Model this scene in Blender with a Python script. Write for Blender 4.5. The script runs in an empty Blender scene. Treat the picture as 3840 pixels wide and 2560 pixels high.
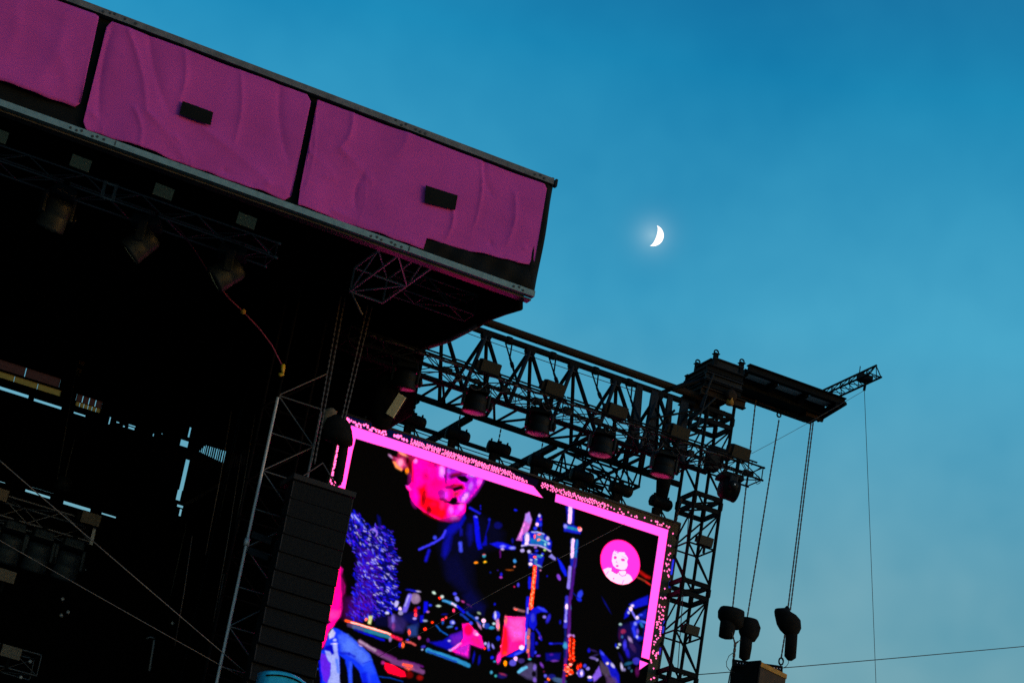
import bpy, bmesh, math, random
import numpy as np
from mathutils import Matrix, Vector

random.seed(7)
RNG = np.random.default_rng(11)
SC = bpy.context.scene
COL = SC.collection
rad = math.radians

# ------------------------------------------------------------------ camera
FPX = 9472.17                       # focal length in pixels of a 3840 px wide frame
CAM = Vector((0.0, 0.0, 1.7))


def cam_axes(roll, pitch, yaw):
    cy, sy, cp, sp = math.cos(yaw), math.sin(yaw), math.cos(pitch), math.sin(pitch)
    f = Vector((-sy * cp, cy * cp, sp))
    r = Vector((cy, sy, 0))
    u = r.cross(f)
    c, s = math.cos(roll), math.sin(roll)
    return r * c + u * s, u * c - r * s, f


RIGHT, UP, FWD = cam_axes(rad(10.11149), rad(22.21033), rad(-23.0244))
camd = bpy.data.cameras.new('camera')
cam = bpy.data.objects.new('camera', camd)
COL.objects.link(cam)
cam.matrix_world = Matrix(((RIGHT.x, UP.x, -FWD.x, CAM.x), (RIGHT.y, UP.y, -FWD.y, CAM.y),
                           (RIGHT.z, UP.z, -FWD.z, CAM.z), (0, 0, 0, 1)))
camd.sensor_fit = 'HORIZONTAL'
camd.sensor_width = 36
camd.lens = FPX / 3840 * 36
camd.clip_start = 0.5
camd.clip_end = 6000
SC.camera = cam


def ray(x, y):
    return RIGHT * ((x - 1920) / FPX) - UP * ((y - 1280) / FPX) + FWD


def at(x, y, Y=None, Z=None, X=None):
    """world point on the survey plane X=, Y= or Z= that the surveyed sight line (x, y) meets"""
    d = ray(x, y)
    if Y is not None:
        t = Y / d.y
    elif Z is not None:
        t = (Z - CAM.z) / d.z
    else:
        t = X / d.x
    return CAM + d * t


# ------------------------------------------------------------------ world, sun, exposure
MOON_DIR = ray(2449, 883).normalized()
W = bpy.data.worlds.new('World')
SC.world = W
W.use_nodes = True
nt = W.node_tree
bg = nt.nodes['Background']


def N(tree, kind, **kw):
    n = tree.nodes.new(kind)
    for k, v in kw.items():
        setattr(n, k, v)
    return n


def math_node(tree, op, a, b=None):
    n = N(tree, 'ShaderNodeMath', operation=op)
    for i, v in enumerate((a, b)):
        if v is None:
            continue
        if isinstance(v, (int, float)):
            n.inputs[i].default_value = v
        else:
            tree.links.new(v, n.inputs[i])
    return n.outputs[0]


SUN_AZ = 128.0                       # degrees clockwise from +Y
sky = N(nt, 'ShaderNodeTexSky', sky_type='NISHITA')
sky.sun_disc = False
sky.sun_elevation = rad(2.0)
sky.sun_rotation = rad(SUN_AZ)
sky.air_density = 1.0
sky.dust_density = 1.0
sky.ozone_density = 1.0
tc = N(nt, 'ShaderNodeTexCoord')
sep = N(nt, 'ShaderNodeSeparateXYZ')
nt.links.new(tc.outputs['Generated'], sep.inputs[0])
ramp = N(nt, 'ShaderNodeValToRGB')
ramp.color_ramp.elements[0].position = 0.18
ramp.color_ramp.elements[0].color = (0.52, 0.64, 0.60, 1)
ramp.color_ramp.elements[1].position = 0.56
ramp.color_ramp.elements[1].color = (0.06, 0.48, 0.74, 1)
e = ramp.color_ramp.elements.new(0.40)
e.color = (0.21, 0.96, 1.10, 1)
e = ramp.color_ramp.elements.new(0.31)
e.color = (0.43, 0.83, 0.84, 1)
e = ramp.color_ramp.elements.new(0.485)
e.color = (0.05, 0.74, 0.98, 1)
nt.links.new(sep.outputs['Z'], ramp.inputs[0])
mul = N(nt, 'ShaderNodeMix', data_type='RGBA', blend_type='MULTIPLY')
mul.inputs['Factor'].default_value = 1
mul.clamp_result = False
nt.links.new(sky.outputs[0], mul.inputs[6])
gain = N(nt, 'ShaderNodeVectorMath', operation='MULTIPLY')
nt.links.new(ramp.outputs[0], gain.inputs[0])
gain.inputs[1].default_value = (3.85, 4.2, 5.3)
nt.links.new(gain.outputs[0], mul.inputs[7])
# thin high haze, lit unevenly
hz = N(nt, 'ShaderNodeTexNoise')
hz.inputs['Scale'].default_value = 7.0
hz.inputs['Roughness'].default_value = 0.62
hz.inputs['Detail'].default_value = 4
hzr = N(nt, 'ShaderNodeMapRange')
hzr.inputs['From Min'].default_value = 0.3
hzr.inputs['From Max'].default_value = 0.7
hzr.inputs['To Min'].default_value = -1.0
hzr.inputs['To Max'].default_value = 1.0
nt.links.new(tc.outputs['Generated'], hz.inputs['Vector'])
nt.links.new(hz.outputs[0], hzr.inputs[0])
hzv = N(nt, 'ShaderNodeVectorMath', operation='MULTIPLY_ADD')
nt.links.new(hzr.outputs[0], hzv.inputs[0])
hzv.inputs[1].default_value = (0.36, 0.14, 0.08)
hzv.inputs[2].default_value = (1.0, 1.0, 1.0)
hzm = N(nt, 'ShaderNodeVectorMath', operation='MULTIPLY')
nt.links.new(mul.outputs[2], hzm.inputs[0])
nt.links.new(hzv.outputs[0], hzm.inputs[1])
# aureole of the moon in the air
dist = N(nt, 'ShaderNodeVectorMath', operation='DISTANCE')
nt.links.new(tc.outputs['Generated'], dist.inputs[0])
dist.inputs[1].default_value = MOON_DIR
q = math_node(nt, 'DIVIDE', dist.outputs['Value'], 0.0050)
q = math_node(nt, 'POWER', q, 1.3)
q = math_node(nt, 'MULTIPLY', q, -1.0)
q = math_node(nt, 'EXPONENT', q)
aur = N(nt, 'ShaderNodeVectorMath', operation='SCALE')
aur.inputs[0].default_value = (1.7, 1.6, 1.2)
nt.links.new(q, aur.inputs['Scale'])
add = N(nt, 'ShaderNodeVectorMath', operation='ADD')
nt.links.new(hzm.outputs[0], add.inputs[0])
nt.links.new(aur.outputs[0], add.inputs[1])
nt.links.new(add.outputs[0], bg.inputs['Color'])
bg.inputs['Strength'].default_value = 0.12

sund = bpy.data.lights.new('sun', 'SUN')
sun = bpy.data.objects.new('sun', sund)
COL.objects.link(sun)
sund.energy = 0.22
sund.angle = rad(28)
sund.color = (1.0, 0.62, 0.74)
_el = rad(9)
_sd = Vector((math.sin(rad(SUN_AZ)) * math.cos(_el), math.cos(rad(SUN_AZ)) * math.cos(_el), math.sin(_el)))
sun.rotation_euler = (-_sd).to_track_quat('-Z', 'Y').to_euler()
sun.location = (40, -40, 60)

SC.view_settings.view_transform = 'Standard'
SC.view_settings.look = 'None'
SC.view_settings.exposure = 0.0
SC.view_settings.gamma = 1.0
SC.view_settings.use_curve_mapping = False
SC.render.engine = 'CYCLES'
SC.cycles.max_bounces = 5
SC.cycles.use_denoising = False

# ------------------------------------------------------------------ materials


def make_mat(name, col, rough=0.6, metal=0.0, var=0.25, scale=3.0, bump=0.0, spec=0.4, col2=None, stretch=None):
    m = bpy.data.materials.new(name)
    m.use_nodes = True
    t = m.node_tree
    b = t.nodes['Principled BSDF']
    b.inputs['Roughness'].default_value = rough
    b.inputs['Metallic'].default_value = metal
    b.inputs['Specular IOR Level'].default_value = spec
    co = N(t, 'ShaderNodeTexCoord')
    src = co.outputs['Object']
    if stretch:
        mp = N(t, 'ShaderNodeMapping')
        mp.inputs['Scale'].default_value = stretch
        t.links.new(src, mp.inputs[0])
        src = mp.outputs[0]
    no = N(t, 'ShaderNodeTexNoise')
    no.inputs['Scale'].default_value = scale
    no.inputs['Detail'].default_value = 6
    t.links.new(src, no.inputs['Vector'])
    cr = N(t, 'ShaderNodeValToRGB')
    cr.color_ramp.elements[0].position = 0.3
    cr.color_ramp.elements[1].position = 0.72
    c2 = col2 or tuple(min(1, c * (1 + var)) for c in col)
    c1 = tuple(c * (1 - var) for c in col)
    cr.color_ramp.elements[0].color = (*c1, 1)
    cr.color_ramp.elements[1].color = (*c2, 1)
    t.links.new(no.outputs[0], cr.inputs[0])
    t.links.new(cr.outputs[0], b.inputs['Base Color'])
    if bump:
        bp = N(t, 'ShaderNodeBump')
        bp.inputs['Strength'].default_value = bump
        bp.inputs['Distance'].default_value = 0.02
        t.links.new(no.outputs[0], bp.inputs['Height'])
        t.links.new(bp.outputs[0], b.inputs['Normal'])
    return m


M = {}
M['steel_black'] = make_mat('black_painted_steel', (0.0026, 0.0038, 0.0052), 0.75, 0.0, 0.4, 3, 0, 0.08)
M['steel_grey'] = make_mat('weathered_grey_steel', (0.009, 0.0125, 0.017), 0.7, 0.0, 0.4, 3, 0, 0.12)
M['steel_rust'] = make_mat('rusty_brown_steel', (0.020, 0.011, 0.006), 0.8, 0.0, 0.5, 4, 0, 0.12)
M['alu_dark'] = make_mat('dark_aluminium_tube', (0.09, 0.085, 0.095), 0.4, 0.6, 0.3)
M['alu'] = make_mat('aluminium_tube', (0.40, 0.37, 0.39), 0.45, 0.35, 0.25)
M['alu_mid'] = make_mat('scuffed_aluminium_tube', (0.17, 0.16, 0.19), 0.42, 0.4, 0.45, 5)
M['rail_low'] = make_mat('dull_aluminium_rail', (0.13, 0.20, 0.21), 0.5, 0.25, 0.18, 9, 0.1)
M['rail_top'] = make_mat('weathered_grey_rail', (0.10, 0.10, 0.105), 0.6, 0.2, 0.35, 6, 0.1)
M['drape'] = make_mat('black_stage_drape', (0.0045, 0.004, 0.0045), 0.95, 0, 0.4, 1.5, 0.2, 0.05)
M['tarp'] = make_mat('black_tarpaulin', (0.0045, 0.005, 0.005), 0.7, 0, 0.4, 2.5, 0.4, 0.08)
M['bag'] = make_mat('black_canvas_bag', (0.006, 0.006, 0.0065), 0.9, 0, 0.4, 5, 0.4, 0.1)
M['plastic'] = make_mat('black_fixture_plastic', (0.0035, 0.005, 0.0065), 0.6, 0, 0.4, 6, 0, 0.1)
M['plastic_grey'] = make_mat('grey_fixture_shell', (0.010, 0.013, 0.017), 0.55, 0, 0.35, 5, 0, 0.12)
M['lens'] = make_mat('dark_glass_lens', (0.03, 0.03, 0.035), 0.08, 0, 0.1, 3, 0, 0.8)
M['pa'] = make_mat('dark_grey_speaker_grille', (0.0056, 0.0066, 0.0084), 0.8, 0, 0.25, 14, 0.15, 0.1)
M['pa_bar'] = make_mat('grey_speaker_frame', (0.019, 0.0175, 0.020), 0.7, 0.0, 0.3, 3, 0, 0.15)
M['flood'] = make_mat('frosted_flood_face', (0.92, 0.66, 0.42), 0.55, 0, 0.18, 20)  # face tone raised to stand in for light missing under the canopy
M['deck'] = make_mat('grey_deck_sheet', (0.62, 0.56, 0.64), 0.6, 0.1, 0.3, 3)
M['wood'] = make_mat('raw_plywood_edge', (0.33, 0.17, 0.03), 0.7, 0, 0.3, 8, 0.1, 0.2)
M['wood_dark'] = make_mat('dark_brown_plywood', (0.035, 0.022, 0.014), 0.75, 0, 0.4, 5, 0.1, 0.2)
M['cable'] = make_mat('dark_cable', (0.03, 0.027, 0.03), 0.6, 0, 0.3)
M['wire'] = make_mat('steel_wire_rope', (0.13, 0.115, 0.11), 0.5, 0.3, 0.4, 12)
M['rope'] = make_mat('magenta_lit_sling', (0.26, 0.025, 0.08), 0.7, 0, 0.3, 10)  # sling colour carries the magenta light that falls on it
M['yellow'] = make_mat('yellow_paint', (0.60, 0.36, 0.02), 0.5, 0, 0.25, 8)
M['chain'] = make_mat('dull_chain_steel', (0.035, 0.024, 0.026), 0.55, 0.4, 0.4, 12)
M['chain_light'] = make_mat('bare_chain_steel', (0.055, 0.042, 0.045), 0.45, 0.5, 0.4, 12)
M['bolt'] = make_mat('dark_bolt_steel', (0.03, 0.028, 0.028), 0.5, 0.4, 0.3)
M['ground'] = make_mat('pale_trampled_field', (0.21, 0.17, 0.12), 0.95, 0, 0.4, 0.6, 0.3, 0.1)  # field tone raised so more light bounces up under the canopy
M['stage_floor'] = make_mat('black_stage_deck', (0.012, 0.012, 0.013), 0.7, 0, 0.4, 2)
M['blue_shell'] = make_mat('glossy_blue_shell', (0.02, 0.38, 0.62), 0.25, 0, 0.2, 6)
M['casing'] = make_mat('screen_casing', (0.03, 0.026, 0.03), 0.6, 0.1, 0.3)
M['drape_fabric'] = None

# pink woven banner fabric
m = make_mat('pink_banner_fabric', (0.50, 0.058, 0.34), 0.85, 0, 0.10, 1.2, 0.0, 0.1)
t = m.node_tree
b = t.nodes['Principled BSDF']
wv = N(t, 'ShaderNodeTexNoise')
wv.inputs['Scale'].default_value = 60
wv.inputs['Detail'].default_value = 3
cobj = N(t, 'ShaderNodeTexCoord')
t.links.new(cobj.outputs['Object'], wv.inputs['Vector'])
bp = N(t, 'ShaderNodeBump')
bp.inputs['Strength'].default_value = 0.25
bp.inputs['Distance'].default_value = 0.01
t.links.new(wv.outputs[0], bp.inputs['Height'])
t.links.new(bp.outputs[0], b.inputs['Normal'])
M['pink'] = m


def translucent(name, col):
    m = bpy.data.materials.new(name)
    m.use_nodes = True
    t = m.node_tree
    out = t.nodes['Material Output']
    t.nodes.remove(t.nodes['Principled BSDF'])
    tr = N(t, 'ShaderNodeBsdfTranslucent')
    no = N(t, 'ShaderNodeTexNoise')
    no.inputs['Scale'].default_value = 4
    cr = N(t, 'ShaderNodeValToRGB')
    cr.color_ramp.elements[0].color = (*(c * 0.6 for c in col), 1)
    cr.color_ramp.elements[1].color = (*col, 1)
    t.links.new(no.outputs[0], cr.inputs[0])
    t.links.new(cr.outputs[0], tr.inputs[0])
    t.links.new(tr.outputs[0], out.inputs[0])
    return m


M['sheer_yellow'] = translucent('sheer_yellow_sheet', (1.0, 0.62, 0.28))  # sheet of the made-up glow strips, also used for the tags
M['sheer_grey'] = translucent('sheer_grey_sheet', (0.50, 0.24, 0.20))

# ------------------------------------------------------------------ object helpers
WM = {}
ID = Matrix.Identity(4)


def place(o, parent, world):
    if parent is not None:
        o.parent = parent
        o.matrix_basis = WM[parent.name].inverted() @ world
    else:
        o.matrix_basis = world
    WM[o.name] = world


def tag(o, label, cat, group=None, kind=None):
    if kind:
        o['kind'] = kind
    if label:
        o['label'] = label
    if cat:
        o['category'] = cat
    if group:
        o['group'] = group
    return o


def thing(name, loc, label, cat, group=None, rot=None):
    o = bpy.data.objects.new(name, None)
    o.empty_display_size = 0.2
    COL.objects.link(o)
    w = Matrix.Translation(loc)
    if rot is not None:
        w = w @ rot
    place(o, None, w)
    return tag(o, label, cat, group)


def new_mesh(name, verts, faces, mat, smooth=False):
    me = bpy.data.meshes.new(name)
    me.from_pydata([tuple(v) for v in verts], [], faces)
    if mat is not None:
        me.materials.append(mat)
    if smooth:
        me.shade_smooth()
    me.update()
    return me


def link(name, me, parent, world):
    o = bpy.data.objects.new(name, me)
    COL.objects.link(o)
    place(o, parent, world)
    return o


def mesh_obj(name, verts, faces, mat, parent=None, smooth=False, origin=None):
    vs = [Vector(v) for v in verts]
    if origin is None:
        lo = Vector((min(v.x for v in vs), min(v.y for v in vs), min(v.z for v in vs)))
        hi = Vector((max(v.x for v in vs), max(v.y for v in vs), max(v.z for v in vs)))
        origin = (lo + hi) / 2
        origin.z = lo.z
    origin = Vector(origin)
    me = new_mesh(name, [v - origin for v in vs], faces, mat, smooth)
    return link(name, me, parent, Matrix.Translation(origin))


BOXF = [(0, 3, 2, 1), (4, 5, 6, 7), (0, 1, 5, 4), (1, 2, 6, 5), (2, 3, 7, 6), (3, 0, 4, 7)]


def box_verts(x0, x1, y0, y1, z0, z1):
    return [(x0, y0, z0), (x1, y0, z0), (x1, y1, z0), (x0, y1, z0),
            (x0, y0, z1), (x1, y0, z1), (x1, y1, z1), (x0, y1, z1)]


def box(name, x0, x1, y0, y1, z0, z1, mat, parent=None, bevel=0.0):
    vs = box_verts(x0, x1, y0, y1, z0, z1)
    if bevel <= 0:
        return mesh_obj(name, vs, BOXF, mat, parent)
    bm = bmesh.new()
    bv = [bm.verts.new(v) for v in vs]
    for f in BOXF:
        bm.faces.new([bv[i] for i in f])
    bmesh.ops.bevel(bm, geom=bm.edges[:], offset=bevel, segments=2, affect='EDGES', profile=0.6)
    c = Vector(((x0 + x1) / 2, (y0 + y1) / 2, z0))
    bmesh.ops.translate(bm, verts=bm.verts, vec=-c)
    me = bpy.data.meshes.new(name)
    bm.to_mesh(me)
    bm.free()
    me.materials.append(mat)
    return link(name, me, parent, Matrix.Translation(c))


_tube = {}


def unit_tube(mat, n=8):
    k = (mat.name, n)
    if k not in _tube:
        vs, fs = [], []
        for z in (0, 1):
            for i in range(n):
                a = 2 * math.pi * i / n
                vs.append((math.cos(a), math.sin(a), z))
        for i in range(n):
            j = (i + 1) % n
            fs.append((i, j, n + j, n + i))
        fs.append(tuple(reversed(range(n))))
        fs.append(tuple(range(n, 2 * n)))
        me = new_mesh('tube_' + mat.name, vs, fs, mat)
        for i, p in enumerate(me.polygons):
            p.use_smooth = i < n
        _tube[k] = me
    return _tube[k]


_cube = {}


def unit_cube(mat):
    if mat.name not in _cube:
        _cube[mat.name] = new_mesh('bar_' + mat.name, box_verts(-.5, .5, -.5, .5, 0, 1), BOXF, mat)
    return _cube[mat.name]


def frame(p0, p1, up=None):
    p0, p1 = Vector(p0), Vector(p1)
    d = p1 - p0
    z = d.normalized()
    u = Vector(up) if up is not None else Vector((0, 0, 1))
    if abs(z.dot(u)) > 0.98:
        u = Vector((0, 1, 0))
    x = u.cross(z).normalized()
    y = z.cross(x)
    return p0, x, y, z, d.length


def bar(name, p0, p1, r, mat, parent=None, n=8):
    p0, x, y, z, L = frame(p0, p1)
    w = Matrix(((x.x * r, y.x * r, z.x * L, p0.x), (x.y * r, y.y * r, z.y * L, p0.y),
                (x.z * r, y.z * r, z.z * L, p0.z), (0, 0, 0, 1)))
    return link(name, unit_tube(mat, n), parent, w)


def flat(name, p0, p1, w_, h_, mat, parent=None, up=None):
    """rectangular bar: w_ sideways, h_ along up"""
    p0, x, y, z, L = frame(p0, p1, up)
    w = Matrix(((x.x * w_, y.x * h_, z.x * L, p0.x), (x.y * w_, y.y * h_, z.y * L, p0.y),
                (x.z * w_, y.z * h_, z.z * L, p0.z), (0, 0, 0, 1)))
    return link(name, unit_cube(mat), parent, w)


def ibeam(name, p0, p1, w_, h_, mat, parent, tf=0.03):
    """I-beam as one mesh, upright"""
    p0, x, y, z, L = frame(p0, p1)
    hw, hh, tw = w_ / 2, h_ / 2, tf * 0.6
    prof = [(-hw, -hh), (hw, -hh), (hw, -hh + tf), (tw, -hh + tf), (tw, hh - tf), (hw, hh - tf),
            (hw, hh), (-hw, hh), (-hw, hh - tf), (-tw, hh - tf), (-tw, -hh + tf), (-hw, -hh + tf)]
    vs = [p0 + x * a + y * b_ for a, b_ in prof] + [p0 + z * L + x * a + y * b_ for a, b_ in prof]
    n = 12
    fs = [(i, (i + 1) % n, n + (i + 1) % n, n + i) for i in range(n)]
    fs += [tuple(reversed(range(n))), tuple(range(n, 2 * n))]
    return mesh_obj(name, vs, fs, mat, parent)


def tube_path(name, pts, r, mat, parent=None, n=6):
    """tube along a polyline, one mesh"""
    pts = [Vector(p) for p in pts]
    vs, fs = [], []
    for i, p in enumerate(pts):
        d = (pts[min(i + 1, len(pts) - 1)] - pts[max(i - 1, 0)]).normalized()
        u = Vector((0, 0, 1)) if abs(d.z) < 0.95 else Vector((0, 1, 0))
        x = u.cross(d).normalized()
        y = d.cross(x)
        for k in range(n):
            a = 2 * math.pi * k / n
            vs.append(p + x * (r * math.cos(a)) + y * (r * math.sin(a)))
    for i in range(len(pts) - 1):
        for k in range(n):
            a, b_ = i * n + k, i * n + (k + 1) % n
            fs.append((a, b_, b_ + n, a + n))
    fs.append(tuple(reversed(range(n))))
    fs.append(tuple(range((len(pts) - 1) * n, len(pts) * n)))
    return mesh_obj(name, vs, fs, mat, parent, smooth=True)


def sag(p0, p1, drop, n=14):
    p0, p1 = Vector(p0), Vector(p1)
    return [p0.lerp(p1, i / n) - Vector((0, 0, drop * 4 * (i / n) * (1 - i / n))) for i in range(n + 1)]


def chain(name, p0, p1, mat, parent=None, w_=0.022, pitch=0.06):
    """hoist chain: crossed links strung between two points, one mesh"""
    p0, x, y, z, L = frame(p0, p1)
    n = max(2, int(L / pitch))
    s = L / n
    vs, fs = [], []
    for i in range(n):
        a, b_ = (x, y) if i % 2 == 0 else (y, x)
        c0, c1 = p0 + z * (i * s - s * 0.12), p0 + z * ((i + 1) * s + s * 0.12)
        base = len(vs)
        for c in (c0, c1):
            for sa, sb in ((-1, -1), (1, -1), (1, 1), (-1, 1)):
                vs.append(c + a * (sa * w_) + b_ * (sb * w_ * 0.35))
        fs += [tuple(base + k for k in f) for f in BOXF]
    return mesh_obj(name, vs, fs, mat, parent)


def lathe(name, prof, mat, parent, world, n=20, smooth=True):
    """surface of revolution about local z; prof = [(r, z)]"""
    vs, fs = [], []
    for r, z in prof:
        for k in range(n):
            a = 2 * math.pi * k / n
            vs.append((r * math.cos(a), r * math.sin(a), z))
    for i in range(len(prof) - 1):
        for k in range(n):
            a, b_ = i * n + k, i * n + (k + 1) % n
            fs.append((a, b_, b_ + n, a + n))
    fs.append(tuple(reversed(range(n))))
    fs.append(tuple(range((len(prof) - 1) * n, len(prof) * n)))
    return link(name, new_mesh(name, vs, fs, mat, smooth), parent, world)


def copy_part(o, parent, world):
    c = o.copy()
    COL.objects.link(c)
    place(c, parent, world)
    return c


def truss(name, start, axis, length, wvec, hvec, bay, rc, rb, mat, label, cat, group=None, ends=True, chords=None):
    """box truss: four chords, battens and diagonals on its four faces, every member a part"""
    start, axis = Vector(start), Vector(axis).normalized()
    wvec, hvec = Vector(wvec), Vector(hvec)
    root = thing(name, start, label, cat, group)
    corner = [Vector((0, 0, 0)), wvec, wvec + hvec, hvec]
    for c in corner:
        bar('chord', start + c, start + c + axis * length, rc, mat, root)
    nb = max(1, round(length / bay))
    s = length / nb
    for i in range(nb):
        a0, a1 = start + axis * (i * s), start + axis * ((i + 1) * s)
        for k in range(4):
            c0, c1 = corner[k], corner[(k + 1) % 4]
            if (i + k) % 2:
                c0, c1 = c1, c0
            bar('brace', a0 + c0, a1 + c1, rb, mat, root, 6)
    if ends:
        for i in ((0, nb) if nb < 3 else (0, nb // 2, nb)):
            a0 = start + axis * (i * s)
            for k in range(4):
                bar('batten', a0 + corner[k], a0 + corner[(k + 1) % 4], rb * 1.15, mat, root, 6)
    return root


# ------------------------------------------------------------------ setting
g = mesh_obj('ground', [(-700, -300, 0), (900, -300, 0), (900, 1500, 0), (-700, 1500, 0)], [(0, 1, 2, 3)], M['ground'])
tag(g, 'trampled festival field', None, kind='structure')
s_ = box('stage_floor', -22, 28.6, 45.2, 61.9, 0.004, 1.7, M['stage_floor'])
tag(s_, 'black stage deck', None, kind='structure')

# ------------------------------------------------------------------ stage canopy with the pink fascia
YB = 44.0
canopy = thing('stage_canopy', (0, YB, 22.2), 'long stage roof with pink fabric fascia between two metal rails', 'stage roof')
XR = 18.96
box('roof_deck', -22, 18.955, 44.2, 62.2, 24.74, 24.9, M['drape'], canopy)
box('fascia_backing', -22, 18.80, 44.02, 44.14, 22.33, 24.92, M['tarp'], canopy)
for k in range(-4, 4):                       # rafters under the roof skin
    x = 2.3 + 4.48 * k if k < 4 else 0
    if -21 < x < 18:
        box('rafter', x - .12, x + .12, 44.16, 61.9, 24.4, 24.735, M['drape'], canopy)
rail_t = box('top_rail', -22, XR - 0.02, 43.86, 44.0, 24.875, 25.01, M['rail_top'], canopy)
rail_b = box('bottom_rail', -22, XR, 43.86, 44.0, 22.275, 22.405, M['rail_low'], canopy)
box('rail_flange', -22, XR, 44.004, 44.2, 22.235, 22.27, M['alu_dark'], canopy)


def disc(name, p, r, mat, parent, depth=0.012):
    return bar(name, Vector(p) + Vector((0, -depth, 0)), p, r, mat, parent, 8)


for (x, y) in ((262, 488), (285, 496), (303, 503), (345, 518), (362, 524), (387, 533), (1390, 890), (1412, 899), (1429, 905),
               (1466, 918), (1481, 923), (1504, 934), (1925, 1081), (1945, 1088), (1960, 1094)):
    p = at(x, y, Y=43.86)
    p.z = 22.345 + random.uniform(-.03, .03)
    disc('bolt', p, 0.026, M['bolt'], rail_b)
for (x, y) in ((385, 52), (410, 60), (427, 66), (467, 80), (507, 96), (1482, 465), (1505, 474), (1520, 479), (1558, 492), (1575, 498),
               (1594, 506), (2005, 661), (2025, 668), (2040, 674)):
    p = at(x, y, Y=43.86)
    p.z = 24.945 + random.uniform(-.03, .03)
    disc('bolt', p, 0.026, M['bolt'], rail_t)
for x in (-17.0, -10.5, -4.0, 3.2, 9.72, 16.05):   # joints of the rails
    box('rail_joint', x, x + 0.02, 43.852, 43.858, 22.29, 22.39, M['bolt'], rail_b)

# pink fabric panels: outlines measured on the fascia plane


def fabric_panel(pxs, folds, nx, nz, seed):
    pts = [at(x, y, Y=43.94) for x, y in pxs]
    P = [(p.x, p.z) for p in pts]
    x0, x1 = min(p[0] for p in P), max(p[0] for p in P)
    rng = np.random.default_rng(seed)
    xs = np.linspace(x0 + 1e-4, x1 - 1e-4, nx)
    vs = []
    ph = rng.uniform(0, 6.28, 8)
    for x in xs:
        zz = []
        for i in range(len(P)):
            a, b_ = P[i], P[(i + 1) % len(P)]
            if (a[0] - x) * (b_[0] - x) <= 0 and a[0] != b_[0]:
                zz.append(a[1] + (b_[1] - a[1]) * (x - a[0]) / (b_[0] - a[0]))
        za, zb = min(zz), max(zz)
        za += 0.010 * math.sin(5.1 * x + ph[0]) + 0.008 * math.sin(11 * x + ph[1])
        for v in np.linspace(0, 1, nz):
            z = za + (zb - za) * v
            y = 0.0
            for (fx0, fz0, fx1, fz1, w_, amp) in folds:
                dx, dz = fx1 - fx0, fz1 - fz0
                tt = ((x - fx0) * dx + (z - fz0) * dz) / (dx * dx + dz * dz)
                tcl = min(1, max(0, tt))
                cx, cz = fx0 + dx * tcl + 0.10 * math.sin(3.1 * tcl) * (1 if amp > 0 else -1), fz0 + dz * tcl
                d = math.hypot(x - cx, z - cz) * 1.45
                side = ((x - cx) * dz - (z - cz) * dx)
                fade = math.sin(math.pi * min(1, max(0, 0.12 + 0.88 * tcl))) ** 0.6
                y += amp * fade * math.exp(-(d / w_) ** 1.25) * (1.0 if side > 0 else 0.8)
            y += 0.012 * math.sin(1.9 * x + 0.7 * z + ph[2]) + 0.007 * math.sin(4.3 * x - 1.1 * z + ph[3])
            y += 0.035 * (1 - v) ** 3 * math.sin(2.6 * x + ph[4]) * min(1, (x - x0) * 2)
            vs.append((x, 43.93 - abs(0.03) - y * 1.2, z))
    fs = []
    for i in range(nx - 1):
        for j in range(nz - 1):
            a = i * nz + j
            fs.append((a, a + nz, a + nz + 1, a + 1))
    o = mesh_obj('fabric_panel', vs, fs, M['pink'], canopy, smooth=True)
    md = o.modifiers.new('thickness', 'SOLIDIFY')
    md.thickness = 0.004
    md.offset = -1
    return o


def L(x0, y0, x1, y1, w_, amp):
    a, b_ = at(x0, y0, Y=43.94), at(x1, y1, Y=43.94)
    return (a.x, a.z, b_.x, b_.z, w_, amp)


p0 = fabric_panel([(-900, -415), (365, 62), (375, 88), (300, 388), (280, 402), (-900, 0)],
                  [L(250, 60, 130, 330, .22, .03), L(60, 20, 20, 200, .12, .025), L(220, 200, 240, 380, .10, .03),
                   L(-200, -60, -260, 150, .2, .04)], 90, 26, 3)
p0['label'] = 'pink fabric panel hanging with a black strip below it'
p1 = fabric_panel([(416, 84), (1148, 358), (1163, 386), (1089, 738), (1064, 753), (900, 693), (700, 620), (500, 548), (322, 488), (311, 458), (397, 105)],
                  [L(478, 115, 545, 420, .085, .055), L(545, 420, 700, 610, .09, .055), L(420, 110, 375, 470, .10, -.045),
                   L(500, 410, 515, 560, .06, .05), L(560, 140, 640, 440, .12, -.04), L(690, 190, 660, 400, .10, .035),
                   L(655, 515, 720, 625, .055, .05), L(900, 270, 870, 560, .08, .03), L(1050, 330, 1085, 620, .12, -.04),
                   L(345, 425, 385, 500, .07, .045), L(760, 480, 1010, 690, .16, .05), L(1000, 690, 1080, 720, .08, .05),
                   L(840, 640, 960, 700, .07, -.05)], 170, 56, 5)
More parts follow.
